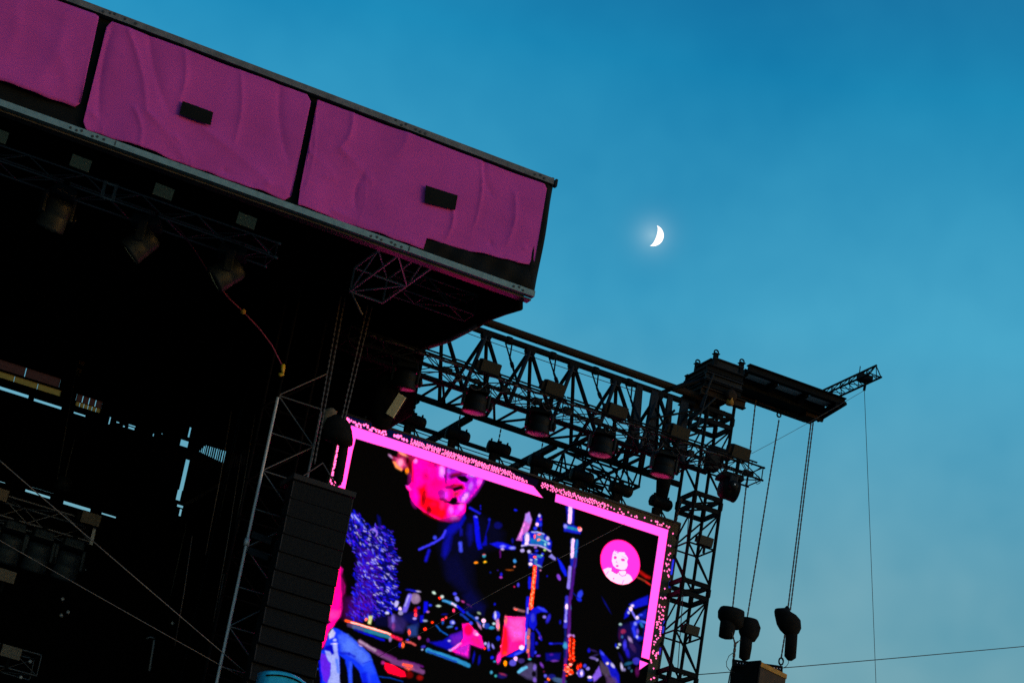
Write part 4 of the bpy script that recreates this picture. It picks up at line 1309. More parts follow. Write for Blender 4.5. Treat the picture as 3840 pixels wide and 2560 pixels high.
me.loops.foreach_set('vertex_index', quads.ravel())
me.polygons.add(nf)
me.polygons.foreach_set('loop_start', np.arange(0, nf * 4, 4, dtype=np.int32))
me.update(calc_edges=True)
ca = me.color_attributes.new('picture', 'FLOAT_COLOR', 'CORNER')
cc = np.ones((nf, 4, 4), np.float32)
cc[:, :, :3] = IMG.reshape(-1, 1, 3)
# outermost modules have a paler face than the picture field: stored in the fourth channel
brd = np.maximum(np.clip((U - np.interp(V, [1986, 2560], [2508, 2420])) / 4, 0, 1) * (V > 1900), np.clip((np.interp(U, [2085, 2506], [1848, 1984]) - V) / 4, 0, 1) * (U > 2080))
cc[:, :, 3] = brd.reshape(-1, 1)
ca.data.foreach_set('color', cc.ravel())
dm = bpy.data.materials.new('led_display')
dm.use_nodes = True
t = dm.node_tree
b = t.nodes['Principled BSDF']

b.inputs['Roughness'].default_value = 0.7
b.inputs['Specular IOR Level'].default_value = 0.02
at_ = N(t, 'ShaderNodeVertexColor', layer_name='picture')
t.links.new(at_.outputs[0], b.inputs['Emission Color'])
bmx = N(t, 'ShaderNodeMix', data_type='RGBA')
bmx.inputs[6].default_value = (0.0035, 0.003, 0.0035, 1)
bmx.inputs[7].default_value = (0.10, 0.078, 0.055, 1)
t.links.new(at_.outputs['Alpha'], bmx.inputs['Factor'])
t.links.new(bmx.outputs[2], b.inputs['Base Color'])
b.inputs['Emission Strength'].default_value = 1.0
me.materials.append(dm)
link('display', me, scr, Matrix.Translation(((SX0 + SX1) / 2, YS, SZ0)))
box('cabinet_backs', SX0 + .01, SX1 - .01, YS + .01, YS + .14, SZ0, SZ1 - .01, M['casing'], scr)
box('top_frame', SX0, SX1, YS - .03, YS + .16, SZ1 + .003, SZ1 + .05, M['casing'], scr)
box('side_frame', SX1 + .003, SX1 + .035, YS - .02, YS + .14, SZ0, SZ1 + .05, M['casing'], scr)
box('side_frame', SX0 - .035, SX0 - .003, YS - .02, YS + .14, SZ0, SZ1 + .05, M['casing'], scr)
for k in range(8):
    x = SX0 + .55 + 1.103 * k
    box('hanging_bracket', x - .02, x + .02, YS + .02, YS + .12, SZ1 + .05, SZ1 + .13, M['casing'], scr)

# ------------------------------------------------------------------ fixture builders
M['flood_dark'] = make_mat('shaded_wing_flood_face', (0.011, 0.0115, 0.008), 0.6, 0, 0.25, 20, 0, 0.15)  # darker copy of the flood face, dimmer light put into its colour
ROTZ = lambda a: Matrix.Rotation(rad(a), 4, 'Z')
ROTX = lambda a: Matrix.Rotation(rad(a), 4, 'X')
ROTY = lambda a: Matrix.Rotation(rad(a), 4, 'Y')
TR = lambda x, y, z: Matrix.Translation((x, y, z))


def bevel_mesh(name, x0, x1, y0, y1, z0, z1, bev, mat, taper=1.0, seg=2):
    bm = bmesh.new()
    bv = [bm.verts.new(v) for v in box_verts(x0, x1, y0, y1, z0, z1)]
    for v in bv[:4]:
        v.co.x *= taper
        v.co.y *= taper
    for f in BOXF:
        bm.faces.new([bv[i] for i in f])
    bmesh.ops.bevel(bm, geom=bm.edges[:], offset=bev, segments=seg, affect='EDGES', profile=0.6)
    me = bpy.data.meshes.new(name)
    bm.to_mesh(me)
    bm.free()
    me.materials.append(mat)
    me.shade_smooth() if seg > 2 else None
    return me


def lathe_mesh(name, prof, mat, n=20):
    vs, fs = [], []
    for r, z in prof:
        for k in range(n):
            a = 2 * math.pi * k / n
            vs.append((r * math.cos(a), r * math.sin(a), z))
    for i in range(len(prof) - 1):
        for k in range(n):
            a, b_ = i * n + k, i * n + (k + 1) % n
            fs.append((a, b_, b_ + n, a + n))
    fs.append(tuple(reversed(range(n))))
    fs.append(tuple(range((len(prof) - 1) * n, len(prof) * n)))
    return new_mesh(name, vs, fs, mat, True)


MH = {}
MH['base'] = bevel_mesh('fixture_base', -.24, .24, -.19, .19, -.24, -.06, .035, M['plastic'], 1.12)
MH['panel'] = bevel_mesh('fixture_display', -.09, .09, -.225, -.20, -.19, -.12, .006, M['lens'])
MH['arm'] = bevel_mesh('fixture_arm', -.085, .085, -.035, .035, -.62, -.20, .03, M['plastic_grey'], 1.0)
MH['head'] = lathe_mesh('fixture_head', [(.10, -.25), (.20, -.235), (.235, -.18), (.24, .0), (.232, .03), (.245, .06), (.25, .18), (.262, .26), (.262, .30), (.235, .302)], M['plastic'])
M['shell_raised'] = make_mat('raised_fixture_shell', (0.020, 0.030, 0.044), 0.5, 0, 0.35, 5, 0, 0.3)  # raised shell tone, light on the inner heads put into the colour
for kk in ('base', 'arm', 'head'):
    MH[kk + '_s'] = MH[kk].copy()
    MH[kk + '_s'].materials[0] = M['shell_raised']
MH['base'] = bevel_mesh('wash_base', -.25, .25, -.22, .22, -.17, -.04, .03, M['plastic'], 1.1)
MH['arm'] = bevel_mesh('wash_arm', -.10, .10, -.03, .03, -.46, -.13, .03, M['plastic_grey'])
MH['head'] = lathe_mesh('wash_head', [(.10, -.19), (.21, -.18), (.245, -.13), (.25, .0), (.24, .02), (.25, .04), (.255, .12), (.265, .17), (.265, .20), (.24, .202)], M['plastic'])

M['front_glass'] = make_mat('frosted_front_glass', (0.032, 0.02, 0.024), 0.4, 0, 0.15, 8, 0, 0.5)
MH['lens_s'] = lathe_mesh('fixture_lens', [(.232, .290), (.22, .302), (.16, .312), (.08, .318), (.01, .32)], M['lens'])
MH['lens'] = lathe_mesh('wash_lens', [(.236, .192), (.225, .204), (.16, .214), (.08, .219), (.01, .22)], M['front_glass'])
MH['knob'] = lathe_mesh('fixture_knob', [(.03, 0), (.10, .0), (.11, .02), (.105, .05), (.05, .07)], M['plastic'], 14)
MH['catch'] = bevel_mesh('fixture_catch', -.02, .02, -.02, .02, .07, .085, .004, M['alu'])
MH['clamp'] = bevel_mesh('fixture_clamp', -.03, .03, -.05, .05, -.06, .06, .012, M['steel_black'])


def moving_head(p, pan, tilt, scale, label, group, sfx=''):
    """p: point on the truss chord the fixture hangs from; tilt 0 = barrel level, 90 = pointing straight down"""
    root = thing('moving_head_light', p, label, 'stage light', group, ROTZ(pan) @ Matrix.Scale(scale, 4))
    w = WM[root.name]
    for s in (-.14, .14):
        link('clamp', MH['clamp'], root, w @ TR(s, 0, 0))
    bs = link('base', MH['base' + sfx], root, w)
    link('display', MH['panel'], bs, w)
    for s in (-1, 1):
        arm = link('yoke_arm', MH['arm' + sfx], root, w @ TR(0, s * .275, 0))
        if s < 0:
            kw = w @ TR(0, -.305, -.54 if sfx else -.37) @ ROTX(90)
            link('tilt_knob', MH['knob'], arm, kw)
            link('catch', MH['catch'], arm, kw)
    pz = -.54 if sfx else -.37
    hw = w @ TR(0, 0, pz) @ ROTY(90 + tilt)
    h = link('head', MH['head' + sfx], root, hw)
    link('lens', MH['lens' + sfx], h, hw)
    return root


FL = {}
FL['body'] = bevel_mesh('flood_body', -.225, .225, .0, .15, -.135, .135, .025, M['plastic'])
FL['ballast'] = bevel_mesh('flood_ballast', -.30, -.226, .02, .13, -.09, .08, .012, M['plastic'])
M['flood_rear'] = make_mat('shaded_rear_flood_face', (0.20, 0.15, 0.12), 0.6, 0, 0.25, 20, 0, 0.15)  # flood face toned down for the dark of the deep stage
M['flood_mid'] = make_mat('shaded_tower_flood_face', (0.026, 0.028, 0.026), 0.6, 0, 0.25, 20, 0, 0.15)
for key, mt in (('face', 'flood'), ('face_dark', 'flood_dark'), ('face_mid', 'flood_mid'), ('face_rear', 'flood_rear')):  # one flood face in several tones, light level put into the colour
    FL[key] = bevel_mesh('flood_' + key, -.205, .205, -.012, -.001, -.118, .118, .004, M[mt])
FL['bracket'] = bevel_mesh('flood_bracket', -.03, .03, .04, .10, -.34, -.136, .008, M['steel_black'])


def flood(p, pan, tilt, label, group, dark=False, scale=1.0, face='face'):
    root = thing('flood_light', p, label, 'flood light', group, ROTZ(pan) @ Matrix.Scale(scale, 4))
    w = WM[root.name] @ ROTX(tilt)
    link('housing', FL['body'], root, w)
    link('ballast_box', FL['ballast'], root, w)
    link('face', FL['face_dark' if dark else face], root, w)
    link('bracket', FL['bracket'], root, WM[root.name])
    return root


# ------------------------------------------------------------------ trusses under the canopy
truss('lighting_truss', (2.0, 47.0, 22.59), (1, 0, 0), 12.3, (0, .62, 0), (0, 0, .33), .62, .026, .015, M['alu_mid'],
      'aluminium lighting truss below the pink fascia with three moving lights', 'truss')
tr_ = bpy.data.objects['lighting_truss']
for y in (47.0, 47.62):
    for z in (22.59, 22.92):
        lathe('end_coupler', [(.012, -.01), (.03, .0), (.036, .03), (.03, .06), (.012, .075)], M['alu'], tr_, TR(14.30, y, z) @ ROTY(90), 10)
for x in (10.42, 10.66):
    flat('mid_plate', (x, 46.985, 22.56), (x, 46.985, 22.95), .07, .02, M['alu'], tr_, (0, 1, 0))
for y, z in ((47.0, 22.59), (47.0, 22.92)):
    bar('sleeve', (10.40, y, z), (10.70, y, z), .032, M['alu'], tr_)
box('cable_tray', 2.0, 14.2, 47.2, 47.42, 22.93, 22.96, M['plastic'], tr_)
nam = ['leftmost flood light above the canopy truss at the picture edge', 'flood light above the canopy truss, left of the mid coupler',
       'flood light above the canopy truss, right of its mid coupler', 'flood light above the right end of the canopy truss']
for (x, y), lb in zip(((-10, 506), (302, 612), (613, 719), (924, 828)), nam):
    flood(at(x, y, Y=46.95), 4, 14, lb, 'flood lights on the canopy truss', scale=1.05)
moving_head((9.62, 47.1, 22.57), 100, 62, 1.15, 'leftmost dim moving light hanging from the canopy truss', 'moving lights on the canopy truss', '_s')
moving_head((11.50, 47.1, 22.57), 150, 48, 1.15, 'middle moving light hanging from the canopy truss, its head tilted down left', 'moving lights on the canopy truss', '_s')
moving_head((13.42, 47.1, 22.57), 158, 42, 1.15, 'moving light hanging near the right end of the canopy truss', 'moving lights on the canopy truss', '_s')

truss('cross_truss', (16.0, 44.25, 22.3), (0, 1, 0), 2.5, (.77, 0, 0), (0, 0, .55), 1.25, .028, .022, M['alu'],
      'open aluminium truss glowing magenta under the canopy corner', 'truss')
ct = bpy.data.objects['cross_truss']
bar('batten', (16.0, 45.55, 22.3), (16.77, 45.55, 22.3), .024, M['alu'], ct)
bar('brace', (16.03, 46.75, 22.3), at(1358, 1179, Y=46.9), .024, M['alu_mid'], ct)
truss('corner_truss', (16.9, 46.3, 22.55), (1, 0, 0), 1.8, (0, .5, 0), (0, 0, .45), .6, .022, .014, M['alu_dark'],
      'short dim truss between the magenta truss and the side curtain', 'truss')

# sling cable, magenta stage light put into its colour, from the canopy truss to a hook
cb = [at(x, y, Y=47.4) for x, y in ((560, 770), (620, 815), (673, 860), (735, 945), (775, 1010), (814, 1066), (860, 1120), (912, 1169), (975, 1235), (1020, 1295), (1045, 1345), (1060, 1375))]
sl = thing('sling_cable', cb[0], 'sling cable tinted by magenta light drooping from the canopy truss to a brass hook', 'cable')
tube_path('cable', cb, .015, M['rope'], sl)
tube_path('hook', [cb[-1] + Vector((0, 0, .05)), cb[-1] + Vector((.02, 0, -.06)), cb[-1] + Vector((.03, 0, -.16)), cb[-1] + Vector((-.04, 0, -.2))], .045, M['yellow'], sl)
lathe('shackle', [(.01, -.06), (.05, -.03), (.06, .02), (.02, .06)], M['wood'], sl, Matrix.Translation(cb[5]), 10)
lathe('shackle', [(.01, -.06), (.05, -.03), (.06, .02), (.02, .06)], M['wood'], sl, Matrix.Translation(cb[7]), 10)

# ------------------------------------------------------------------ loudspeaker line array and its tower, left of the screen
pa = thing('line_array', (16.4, 47.2, 13.5), 'tall dark hanging loudspeaker column overlapping the left side of the screen', 'loudspeaker')
z, y, ang = 18.0, 47.0, 0.0
box('flying_frame', 15.69, 17.11, 46.96, 47.75, 18.02, 18.14, M['pa_bar'], pa, .012)
for k in range(13):
    h = 0.385
    w_ = TR(16.4, y, z) @ ROTX(-ang)
    nm = 'pa_cabinet_mesh'
    if nm not in bpy.data.meshes:
        bm = bmesh.new()
        vs = [(-.69, 0, -h + .004), (.69, 0, -h + .004), (.60, .62, -h + .03), (-.60, .62, -h + .03), (-.69, 0, -.003), (.69, 0, -.003), (.60, .62, -.03), (-.60, .62, -.03)]
        bv = [bm.verts.new(v) for v in vs]
        for f in BOXF:
            bm.faces.new([bv[i] for i in f])
        bmesh.ops.bevel(bm, geom=bm.edges[:], offset=.005, segments=1, affect='EDGES')
        me = bpy.data.meshes.new(nm)
        bm.to_mesh(me)
        bm.free()
        me.materials.append(M['pa'])
        gm = new_mesh('pa_side_strip', box_verts(-.012, .012, -.006, .0, -h + .03, -.02), BOXF, M['pa_bar'])
    cab = link('cabinet', bpy.data.meshes[nm], pa, w_)
    for s in (-.67, .67):
        link('edge_trim', bpy.data.meshes['pa_side_strip'], cab, w_ @ TR(s, 0, 0))
    z -= h * math.cos(rad(ang)) + .001
    y += h * math.sin(rad(ang))
    ang += 0.75 if k < 8 else 1.6

for k, (xt, yt, xb, yb) in enumerate(((1353, 1258, 1280, 1575), (1245, 1300, 1168, 1735))):
    a_, b_ = at(xt, yt, Y=47.15), at(xb, yb, Y=47.15)
    a_ = b_ + (a_ - b_).normalized() * ((22.3 - b_.z) / (a_ - b_).normalized().z)
    ch = thing('hoist_chain', b_, ['twin chain strands running down to the bagged hoist beside the screen corner', 'twin chain strands running down behind the loudspeaker column'][k], 'chain', 'chains of the loudspeaker column')
    chain('strand', a_, b_, M['chain_light'], ch, .016)
    chain('strand', a_ + Vector((.1, 0, 0)), b_ + Vector((.07, 0, 0)), M['chain_light'], ch, .016)


def blob(name, rings, mat, parent, n=14, squash=0.75):
    """cloth bag: stacked rings (centre, half width), lumpy"""
    rnd = random.Random(len(rings) * 31 + int(rings[0][0].x * 100))
    vs, fs = [], []
    for c, r in rings:
        for k in range(n):
            a = 2 * math.pi * k / n
            q_ = r * (1 + rnd.uniform(-.06, .06))
            vs.append((c.x + q_ * math.cos(a), c.y + q_ * squash * math.sin(a), c.z))
    for i in range(len(rings) - 1):
        for k in range(n):
            a, b_ = i * n + k, i * n + (k + 1) % n
            fs.append((a + n, b_ + n, b_, a))
    fs.append(tuple(range(n)))
    fs.append(tuple(reversed(range((len(rings) - 1) * n, len(rings) * n))))
    o = mesh_obj(name, vs, fs, mat, parent, True)
    return o


def px_rings(pts, Y):
    return [(at(x, y, Y=Y), w_) for x, y, w_ in pts]


hb = thing('bagged_hoist', at(1262, 1830, Y=47.6), 'chain hoist in a black cloth cover over the top left screen corner', 'chain hoist')
blob('cloth_cover', px_rings([(1272, 1556, .05), (1272, 1562, .14), (1268, 1580, .25), (1268, 1605, .31), (1270, 1630, .33), (1269, 1655, .33), (1268, 1664, .12)], 47.3), M['bag'], hb)
blob('chain_bag', px_rings([(1292, 1660, .05), (1290, 1668, .10), (1285, 1700, .105), (1277, 1750, .10), (1269, 1800, .10), (1267, 1812, .04)], 47.5), M['bag'], hb)
rg = blob('spare_cloth', px_rings([(1246, 1530, .04), (1242, 1540, .13), (1232, 1552, .15), (1226, 1575, .13), (1216, 1600, .08), (1214, 1606, .02)], 47.65), M['drape'], hb)
rg.data.materials[0] = make_mat('dusty_brown_cloth', (0.10, 0.08, 0.06), .9, 0, .5, 8)
for dx in (-.45, .45):
    bar('bridle_leg', at(1210, 1735, Y=47.2), (16.35 + dx, 47.2, 18.14), .018, M['chain_light'], hb)

tw = thing('speaker_tower', (15.8, 48.3, 0), 'slim aluminium lattice tower behind the hanging loudspeaker column', 'tower')
SHADE_MAT = M['drape']  # rear members blackened, shade put into the colour
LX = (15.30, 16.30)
LY = (47.9, 48.8)
for x in LX:
    for y in LY:
        fr = (x == LX[0] and y == LY[0])
        bar('leg', (x, y, 1.7), (x, y, 19.95), .030 if not fr else .034, M['alu'] if fr else (M['alu_dark'] if y == LY[0] else SHADE_MAT), tw)
        bar('leg', (x, y, 19.951), (x, y, 24.7), .030, M['drape'], tw)  # upper legs black, painting the dark that swallows the tower top
zz = 3.0
k = 0
while zz < 20.3:
    for y in LY:
        ml = M['alu_dark'] if y == LY[0] else SHADE_MAT
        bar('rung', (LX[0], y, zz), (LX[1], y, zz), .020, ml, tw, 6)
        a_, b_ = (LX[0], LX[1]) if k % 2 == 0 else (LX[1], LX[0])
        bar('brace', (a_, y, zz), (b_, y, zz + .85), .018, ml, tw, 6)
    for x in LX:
        bar('rung', (x, LY[0], zz), (x, LY[1], zz), .018, SHADE_MAT, tw, 6)
    zz += .85
    k += 1
lathe('leg_joint', [(.035, -.09), (.06, -.07), (.06, .07), (.035, .09)], M['alu'], tw, TR(15.30, 47.9, 16.72), 10)
for zq in (16.55, 16.9):
    flat('joint_plate', (15.36, 47.86, zq), (15.80, 47.86, zq - .03), .03, .14, M['steel_grey'], tw, (0, 0, 1))

# two guy wires across the dark stage
for k, (a_, b_, lb) in enumerate((((-860, 977, 46.2), (1010, 2595, 47.8), 'upper steel guy wire slanting across the dark stage opening'),
                                  ((-860, 1529, 46.2), (930, 2550, 47.8), 'lower steel guy wire slanting across the dark stage opening'))):
    A, B = at(a_[0], a_[1], Y=a_[2]), at(b_[0], b_[1], Y=b_[2])
    o = tube_path('guy_wire', sag(A, B, .03), .011 if k == 0 else .008, M['wire'])
    tag(o, lb, 'wire', 'guy wires on the stage')

# ------------------------------------------------------------------ rigging deep inside the stage
truss('rear_truss', (8.0, 57.0, 18.45), (1, 0, 0), 6.4, (0, .6, 0), (0, 0, .5), .8, .026, .014, M['alu_mid'],
      'faint lighting truss deep in the dark stage at lower left', 'truss')
rt = bpy.data.objects['rear_truss']
flat('end_plate', (14.42, 56.98, 18.38), (14.42, 56.98, 19.0), .08, .02, M['alu'], rt, (0, 1, 0))
for p, lb in (((341, 1944), 'flood light on the faint rear truss below the short sky slit'), ((21, 2157), 'flood light at the left picture edge on the dark stage'),
              ((42, 2444), 'lowest flood light at the bottom left of the dark stage'), ((-6, 1850), 'flood light half cut off at the left edge beside the long sky slit')):
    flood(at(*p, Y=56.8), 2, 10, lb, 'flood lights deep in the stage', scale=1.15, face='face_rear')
for x, lb in ((12.55, 'left of the faint moving lights on the rear truss'), (13.25, 'middle of the faint moving lights on the rear truss'), (14.0, 'right of the faint moving lights on the rear truss')):
    moving_head((x, 57.1, 18.43), 90, 70, 1.2, lb, 'moving lights on the rear truss', '_s')
truss('low_rear_truss', (9.0, 57.0, 15.0), (1, 0, 0), 4.9, (0, .6, 0), (0, 0, .5), .8, .026, .014, M['alu_dark'],
      'barely visible lower truss at the bottom left corner of the stage', 'truss')
for k, (x, y, lb) in enumerate(((235, 2245, 'upper of three tiny coupler ends glinting at lower left'), (255, 2294, 'right of three tiny coupler ends glinting at lower left'), (230, 2306, 'lower left of three tiny coupler ends glinting at lower left'),
                                (113, 2479, 'tiny coupler end glinting near the bottom left corner'), (78, 2538, 'lowest tiny coupler end glinting at the bottom left'), (647, 2335, 'tiny coupler end glinting left of the speaker tower'))):
    o = lathe('truss_coupler', [(.01, -.03), (.04, -.02), (.045, .02), (.01, .03)], M['alu'], None, Matrix.Translation(at(x, y, Y=56)) @ ROTX(90), 10)
    tag(o, lb, 'coupler', 'glinting truss couplers')
for k, (xa, ya_, xb, yb) in enumerate(((868, 1540, 770, 2080), (905, 1700, 800, 2330), (955, 1560, 860, 2100), (720, 2010, 655, 2420), (840, 2150, 760, 2560))):
    A, B = at(xa, ya_, Y=52), at(xb, yb, Y=52)
    o = tube_path('hanging_rope', [A, A.lerp(B, .5) + Vector((.02, 0, 0)), B], .012, M['cable'])
    tag(o, ['faint rope highest left of the speaker tower pole', 'faint long rope left of the speaker tower pole', 'faint rope closest to the speaker tower pole', 'faint short rope furthest left of the speaker tower pole',
            'faint lowest rope left of the speaker tower pole'][k], 'rope', 'ropes hanging by the speaker tower')
# drop cables and slim battens hanging in the dark
for k, (xa, ya_, xb, yb) in enumerate(((290, 1360, 215, 1795), (930, 1440, 825, 1935), (700, 1960, 640, 2230), (985, 1500, 890, 2000))):
    A, B = at(xa, ya_, Y=58), at(xb, yb, Y=58)
    o = tube_path('drop_cable', [A, A.lerp(B, .5), B], .010, M['wire'])
    tag(o, ['thin cable hanging below the yellow tags at left', 'thin cable hanging left of the speaker tower pole', 'short thin cable hanging below the bright vertical slit',
            'thin cable hanging just beside the speaker tower pole'][k], 'cable', 'cables hanging in the stage')
tagth = thing('chain_tag', at(300, 1360, Y=58), 'string of three small yellow tags hanging in the dark', 'tag')
for x, y, s in ((307, 1361, .07), (298, 1390, .065), (293, 1404, .04)):
    p = at(x, y, Y=57.9)
    box('tag_plate', p.x - s, p.x + s, 57.88, 57.9, p.z - s * .7, p.z + s * .7, M['sheer_yellow'], tagth)
p = at(237, 1818, Y=57.5)
dl = thing('dome_lamp', p, 'small round-headed lamp hanging above the lower sky slit', 'lamp')
lathe('shade', [(.03, .22), (.14, .18), (.2, .05), (.21, -.08), (.16, -.12)], M['plastic_grey'], dl, Matrix.Translation(p) @ ROTX(30), 16)
bar('stem', p + Vector((0, 0, .2)), p + Vector((0, 0, 1.2)), .012, M['alu_dark'], dl)
pa_, pb_ = at(690, 1895, Y=60), at(830, 1810, Y=60)
o = flat('brace_pipe', pa_, pb_, .09, .09, M['alu_dark'])
tag(o, 'slanting brace pipe right of the bright vertical slit', 'pipe')
p = at(575, 2400, Y=55)
st = thing('stand_pole', at(560, 2515, Y=55), 'thin vertical pole with a curved head near the bottom of the dark stage', 'pole')
bar('pole', at(560, 2515, Y=55), at(578, 2400, Y=55), .035, M['alu_dark'], st)
tube_path('curved_head', [at(548, 2395, Y=55), at(560, 2388, Y=55), at(572, 2389, Y=55), at(582, 2396, Y=55)], .03, M['alu_dark'], st)
# rounded blue housing peeking in at the bottom edge
p = at(1085, 2664, Y=45.6)
bs = thing('blue_housing', p, 'rounded glossy blue housing at the bottom edge below the loudspeaker column', 'housing')
vs, fs = [], []
for i in range(13):
    a = i / 12
    x = -.62 + 1.24 * a
    hh = .60 + .14 * math.sin(math.pi * min(1, .12 + a)) - .20 * max(0, a - .55)
    for (yy, zz_) in ((0, 0), (0, hh - .05), (.06, hh), (.5, hh + .04), (.5, 0)):
        vs.append(p + Vector((x, yy, zz_)))
for i in range(12):
    for j in range(4):
        a = i * 5 + j
        fs.append((a, a + 5, a + 6, a + 1))
fs += [(0, 1, 2, 3, 4), tuple(reversed(range(60, 65)))]
mesh_obj('shell', vs, fs, M['blue_shell'], bs, True)
bar('mast', (p.x, p.y + .25, 1.7), (p.x, p.y + .25, p.z), .05, M['steel_black'], bs)
tube_path('rim', [Vector(vs[i * 5 + 1]) + Vector((0, -.012, -.05)) for i in range(13)], .016, M['plastic'], bs)

# ------------------------------------------------------------------ wing roof truss
wing = thing('wing_roof_truss', (22.5, 50, 22.0), 'heavy dark steel roof truss with a rusty brown pipe above the screen', 'truss')
ST = M['steel_black']
bar('top_chord', (18.98, 50, 23.88), (26.2, 50, 23.88), .075, ST, wing, 12)
pipe = bar('rusty_pipe', (19.3, 50.0, 24.13), (26.45, 50.0, 24.13), .095, M['steel_rust'], wing, 14)
YF, YR = 49.38, 50.65
ZBT = 22.08
bar('bottom_chord', (17.2, YF, ZBT), (26.45, YF, ZBT), .065, ST, wing, 10)
bar('bottom_chord', (17.2, YR, ZBT), (26.45, YR, ZBT), .075, ST, wing, 10)
xa = 20.59 - 1.155
apex = [xa + 1.155 * k for k in range(6)]
for x in apex:
    for sx in (-1, 1):
        for yb in (YF, YR):
            xb = x + sx * .577
            if xb < 18.99 or x < 18.99:
                continue
            bar('diagonal', (x, 50, 23.84), (xb, yb, ZBT), .050 if yb == YF else .046, M['steel_grey'] if (yb == YF and sx < 0) else ST, wing)
    bar('node_plate', (x, 49.93, 23.80), (x, 50.07, 23.80), .13, ST, wing, 8)
for k in range(14):
    x = 17.55 + .65 * k
    bar('bottom_tie', (x, YF, ZBT), (x, YR, ZBT), .032, ST, wing, 6)
    if k < 13:
        a_, b_ = (YF, YR) if k % 2 else (YR, YF)
        bar('bottom_brace', (x, a_, ZBT), (x + .65, b_, ZBT), .03, ST, wing, 6)
# flat steel posts that stiffen the end near the tower
for x, w_ in ((24.60, .17), (25.02, .17), (25.45, .13), (25.85, .20)):
    flat('end_post', (x, 49.55, ZBT), (x + .06, 49.95, 23.85), w_, .05, M['steel_grey'], wing, (0, 1, 0))
    flat('end_post', (x + .25, 50.45, ZBT), (x + .1, 50.06, 23.85), w_ * .8, .05, ST, wing, (0, 1, 0))
for (xa_, za, xb_, zb) in ((24.7, 22.2, 25.6, 23.5), (25.2, 22.2, 26.1, 23.7), (25.9, 22.2, 25.1, 23.4), (24.9, 23.0, 26.3, 23.75), (25.5, 22.6, 26.4, 23.2)):
    bar('end_brace', (xa_, 49.6, za), (xb_, 49.8, zb), .03, ST, wing, 6)
# slings from the top chord to the light truss
for k, x in enumerate((21.17, 22.33, 23.48, 24.40)):
    top = Vector((x, 50, 23.82))
    mid = Vector((x - .02, 49.72, 23.35))
    low = Vector((x - .28, 48.32, 22.15))
    tri = Vector((x, 49.72, 23.42))
    for s in (-.09, .09):
        bar('sling', top + Vector((s, 0, 0)), mid, .018, ST, wing, 6)
    bar('sling', mid, low, .030, ST, wing, 6)
    lathe('turnbuckle', [(.02, -.16), (.045, -.12), (.045, .12), (.02, .16)], ST, wing, Matrix.Translation(mid.lerp(low, .25)) @ (mid - low).to_track_quat('Z', 'Y').to_matrix().to_4x4(), 8)
    lathe('chord_clamp', [(.09, -.07), (.098, -.04), (.098, .04), (.09, .07)], ST, wing, TR(x, 50, 23.88) @ ROTY(90), 12)
tube_path('safety_wire', sag((19.0, 49.9, 23.70), (24.7, 49.9, 23.68), .05), .009, M['cable'], wing)

for k, (x, y1, lb) in enumerate(((19.5, 53.4, 'left roof beam running back from the screen truss by the side wall'), (20.88, 53.6, 'middle roof beam running back behind the second screen hoist'),
                                 (23.12, 53.6, 'right roof beam running back behind the fourth screen hoist'))):
    o = flat('roof_beam', (x, 50.75, ZBT - .02), (x, y1, ZBT - .02), .13, .13, ST)
    tag(o, lb, 'beam', 'roof beams behind the screen')
o = bar('rear_pipe', (19.0, 52.4, ZBT - .03), (25.3, 52.4, ZBT - .03), .055, ST, None, 10)
tag(o, 'horizontal rear pipe seen behind the row of screen hoists', 'pipe')
o = tube_path('pipe_cable', sag((19.0, 52.33, ZBT - .14), (25.2, 52.33, ZBT - .14), .05, 20), .012, M['cable'])
tag(o, 'cable tied along the underside of the rear pipe', 'cable')
truss('depth_truss', (23.95, 50.75, 21.75), (0, 1, 0), 3.0, (1.5, 0, 0), (0, 0, .75), .42, .042, .024, ST,
      'dense dark lattice truss running back between screen and tower', 'truss')
dt = bpy.data.objects['depth_truss']
for k in range(8):
    y = 50.9 + .38 * k
    bar('brace', (23.95, y, 21.75), (24.70, y + .12, 22.5), .022, ST, dt, 6)
    bar('brace', (25.45, y, 21.75), (24.70, y + .12, 22.5), .022, ST, dt, 6)
bar('chord', (24.7, 50.8, 22.5), (24.7, 53.75, 22.5), .04, ST, dt)

# ------------------------------------------------------------------ light truss in front of the wing
lt = truss('front_light_truss', (16.6, 48.0, 21.77), (1, 0, 0), 10.57, (0, .64, 0), (0, 0, .31), .60, .024, .013, ST,
           'long dark lighting truss in front of the wing carrying moving lights and floods', 'truss')
bar('top_rail', (18.4, 48.1, 22.19), (21.95, 48.1, 22.19), .022, ST, lt)
bar('top_rail', (22.0, 48.1, 22.19), (27.05, 48.1, 22.19), .022, ST, lt)
bar('inner_rail', (17.0, 48.3, 21.95), (27.1, 48.3, 21.95), .02, ST, lt)
for k in range(17):
    x = 17.0 + .62 * k
    bar('rail_stub', (x, 48.1, 22.08), (x, 48.1, 22.19), .014, ST, lt, 6)
for y in (48.0, 48.64):
    for z in (21.77, 22.08):
        lathe('end_coupler', [(.012, -.01), (.026, .0), (.03, .03), (.012, .055)], ST, lt, TR(27.17, y, z) @ ROTY(90), 8)
for k in range(34):                             # finer lacing on the front and bottom faces
    x = 16.75 + .305 * k
    z0_, z1_ = (21.77, 22.08) if k % 2 else (22.08, 21.77)
    bar('lacing', (x, 48.0, z0_), (x + .305, 48.0, z1_), .010, ST, lt, 6)
    y0_, y1_ = (48.0, 48.64) if k % 2 else (48.64, 48.0)
    bar('lacing', (x, y0_, 21.77), (x + .305, y1_, 21.77), .010, ST, lt, 6)
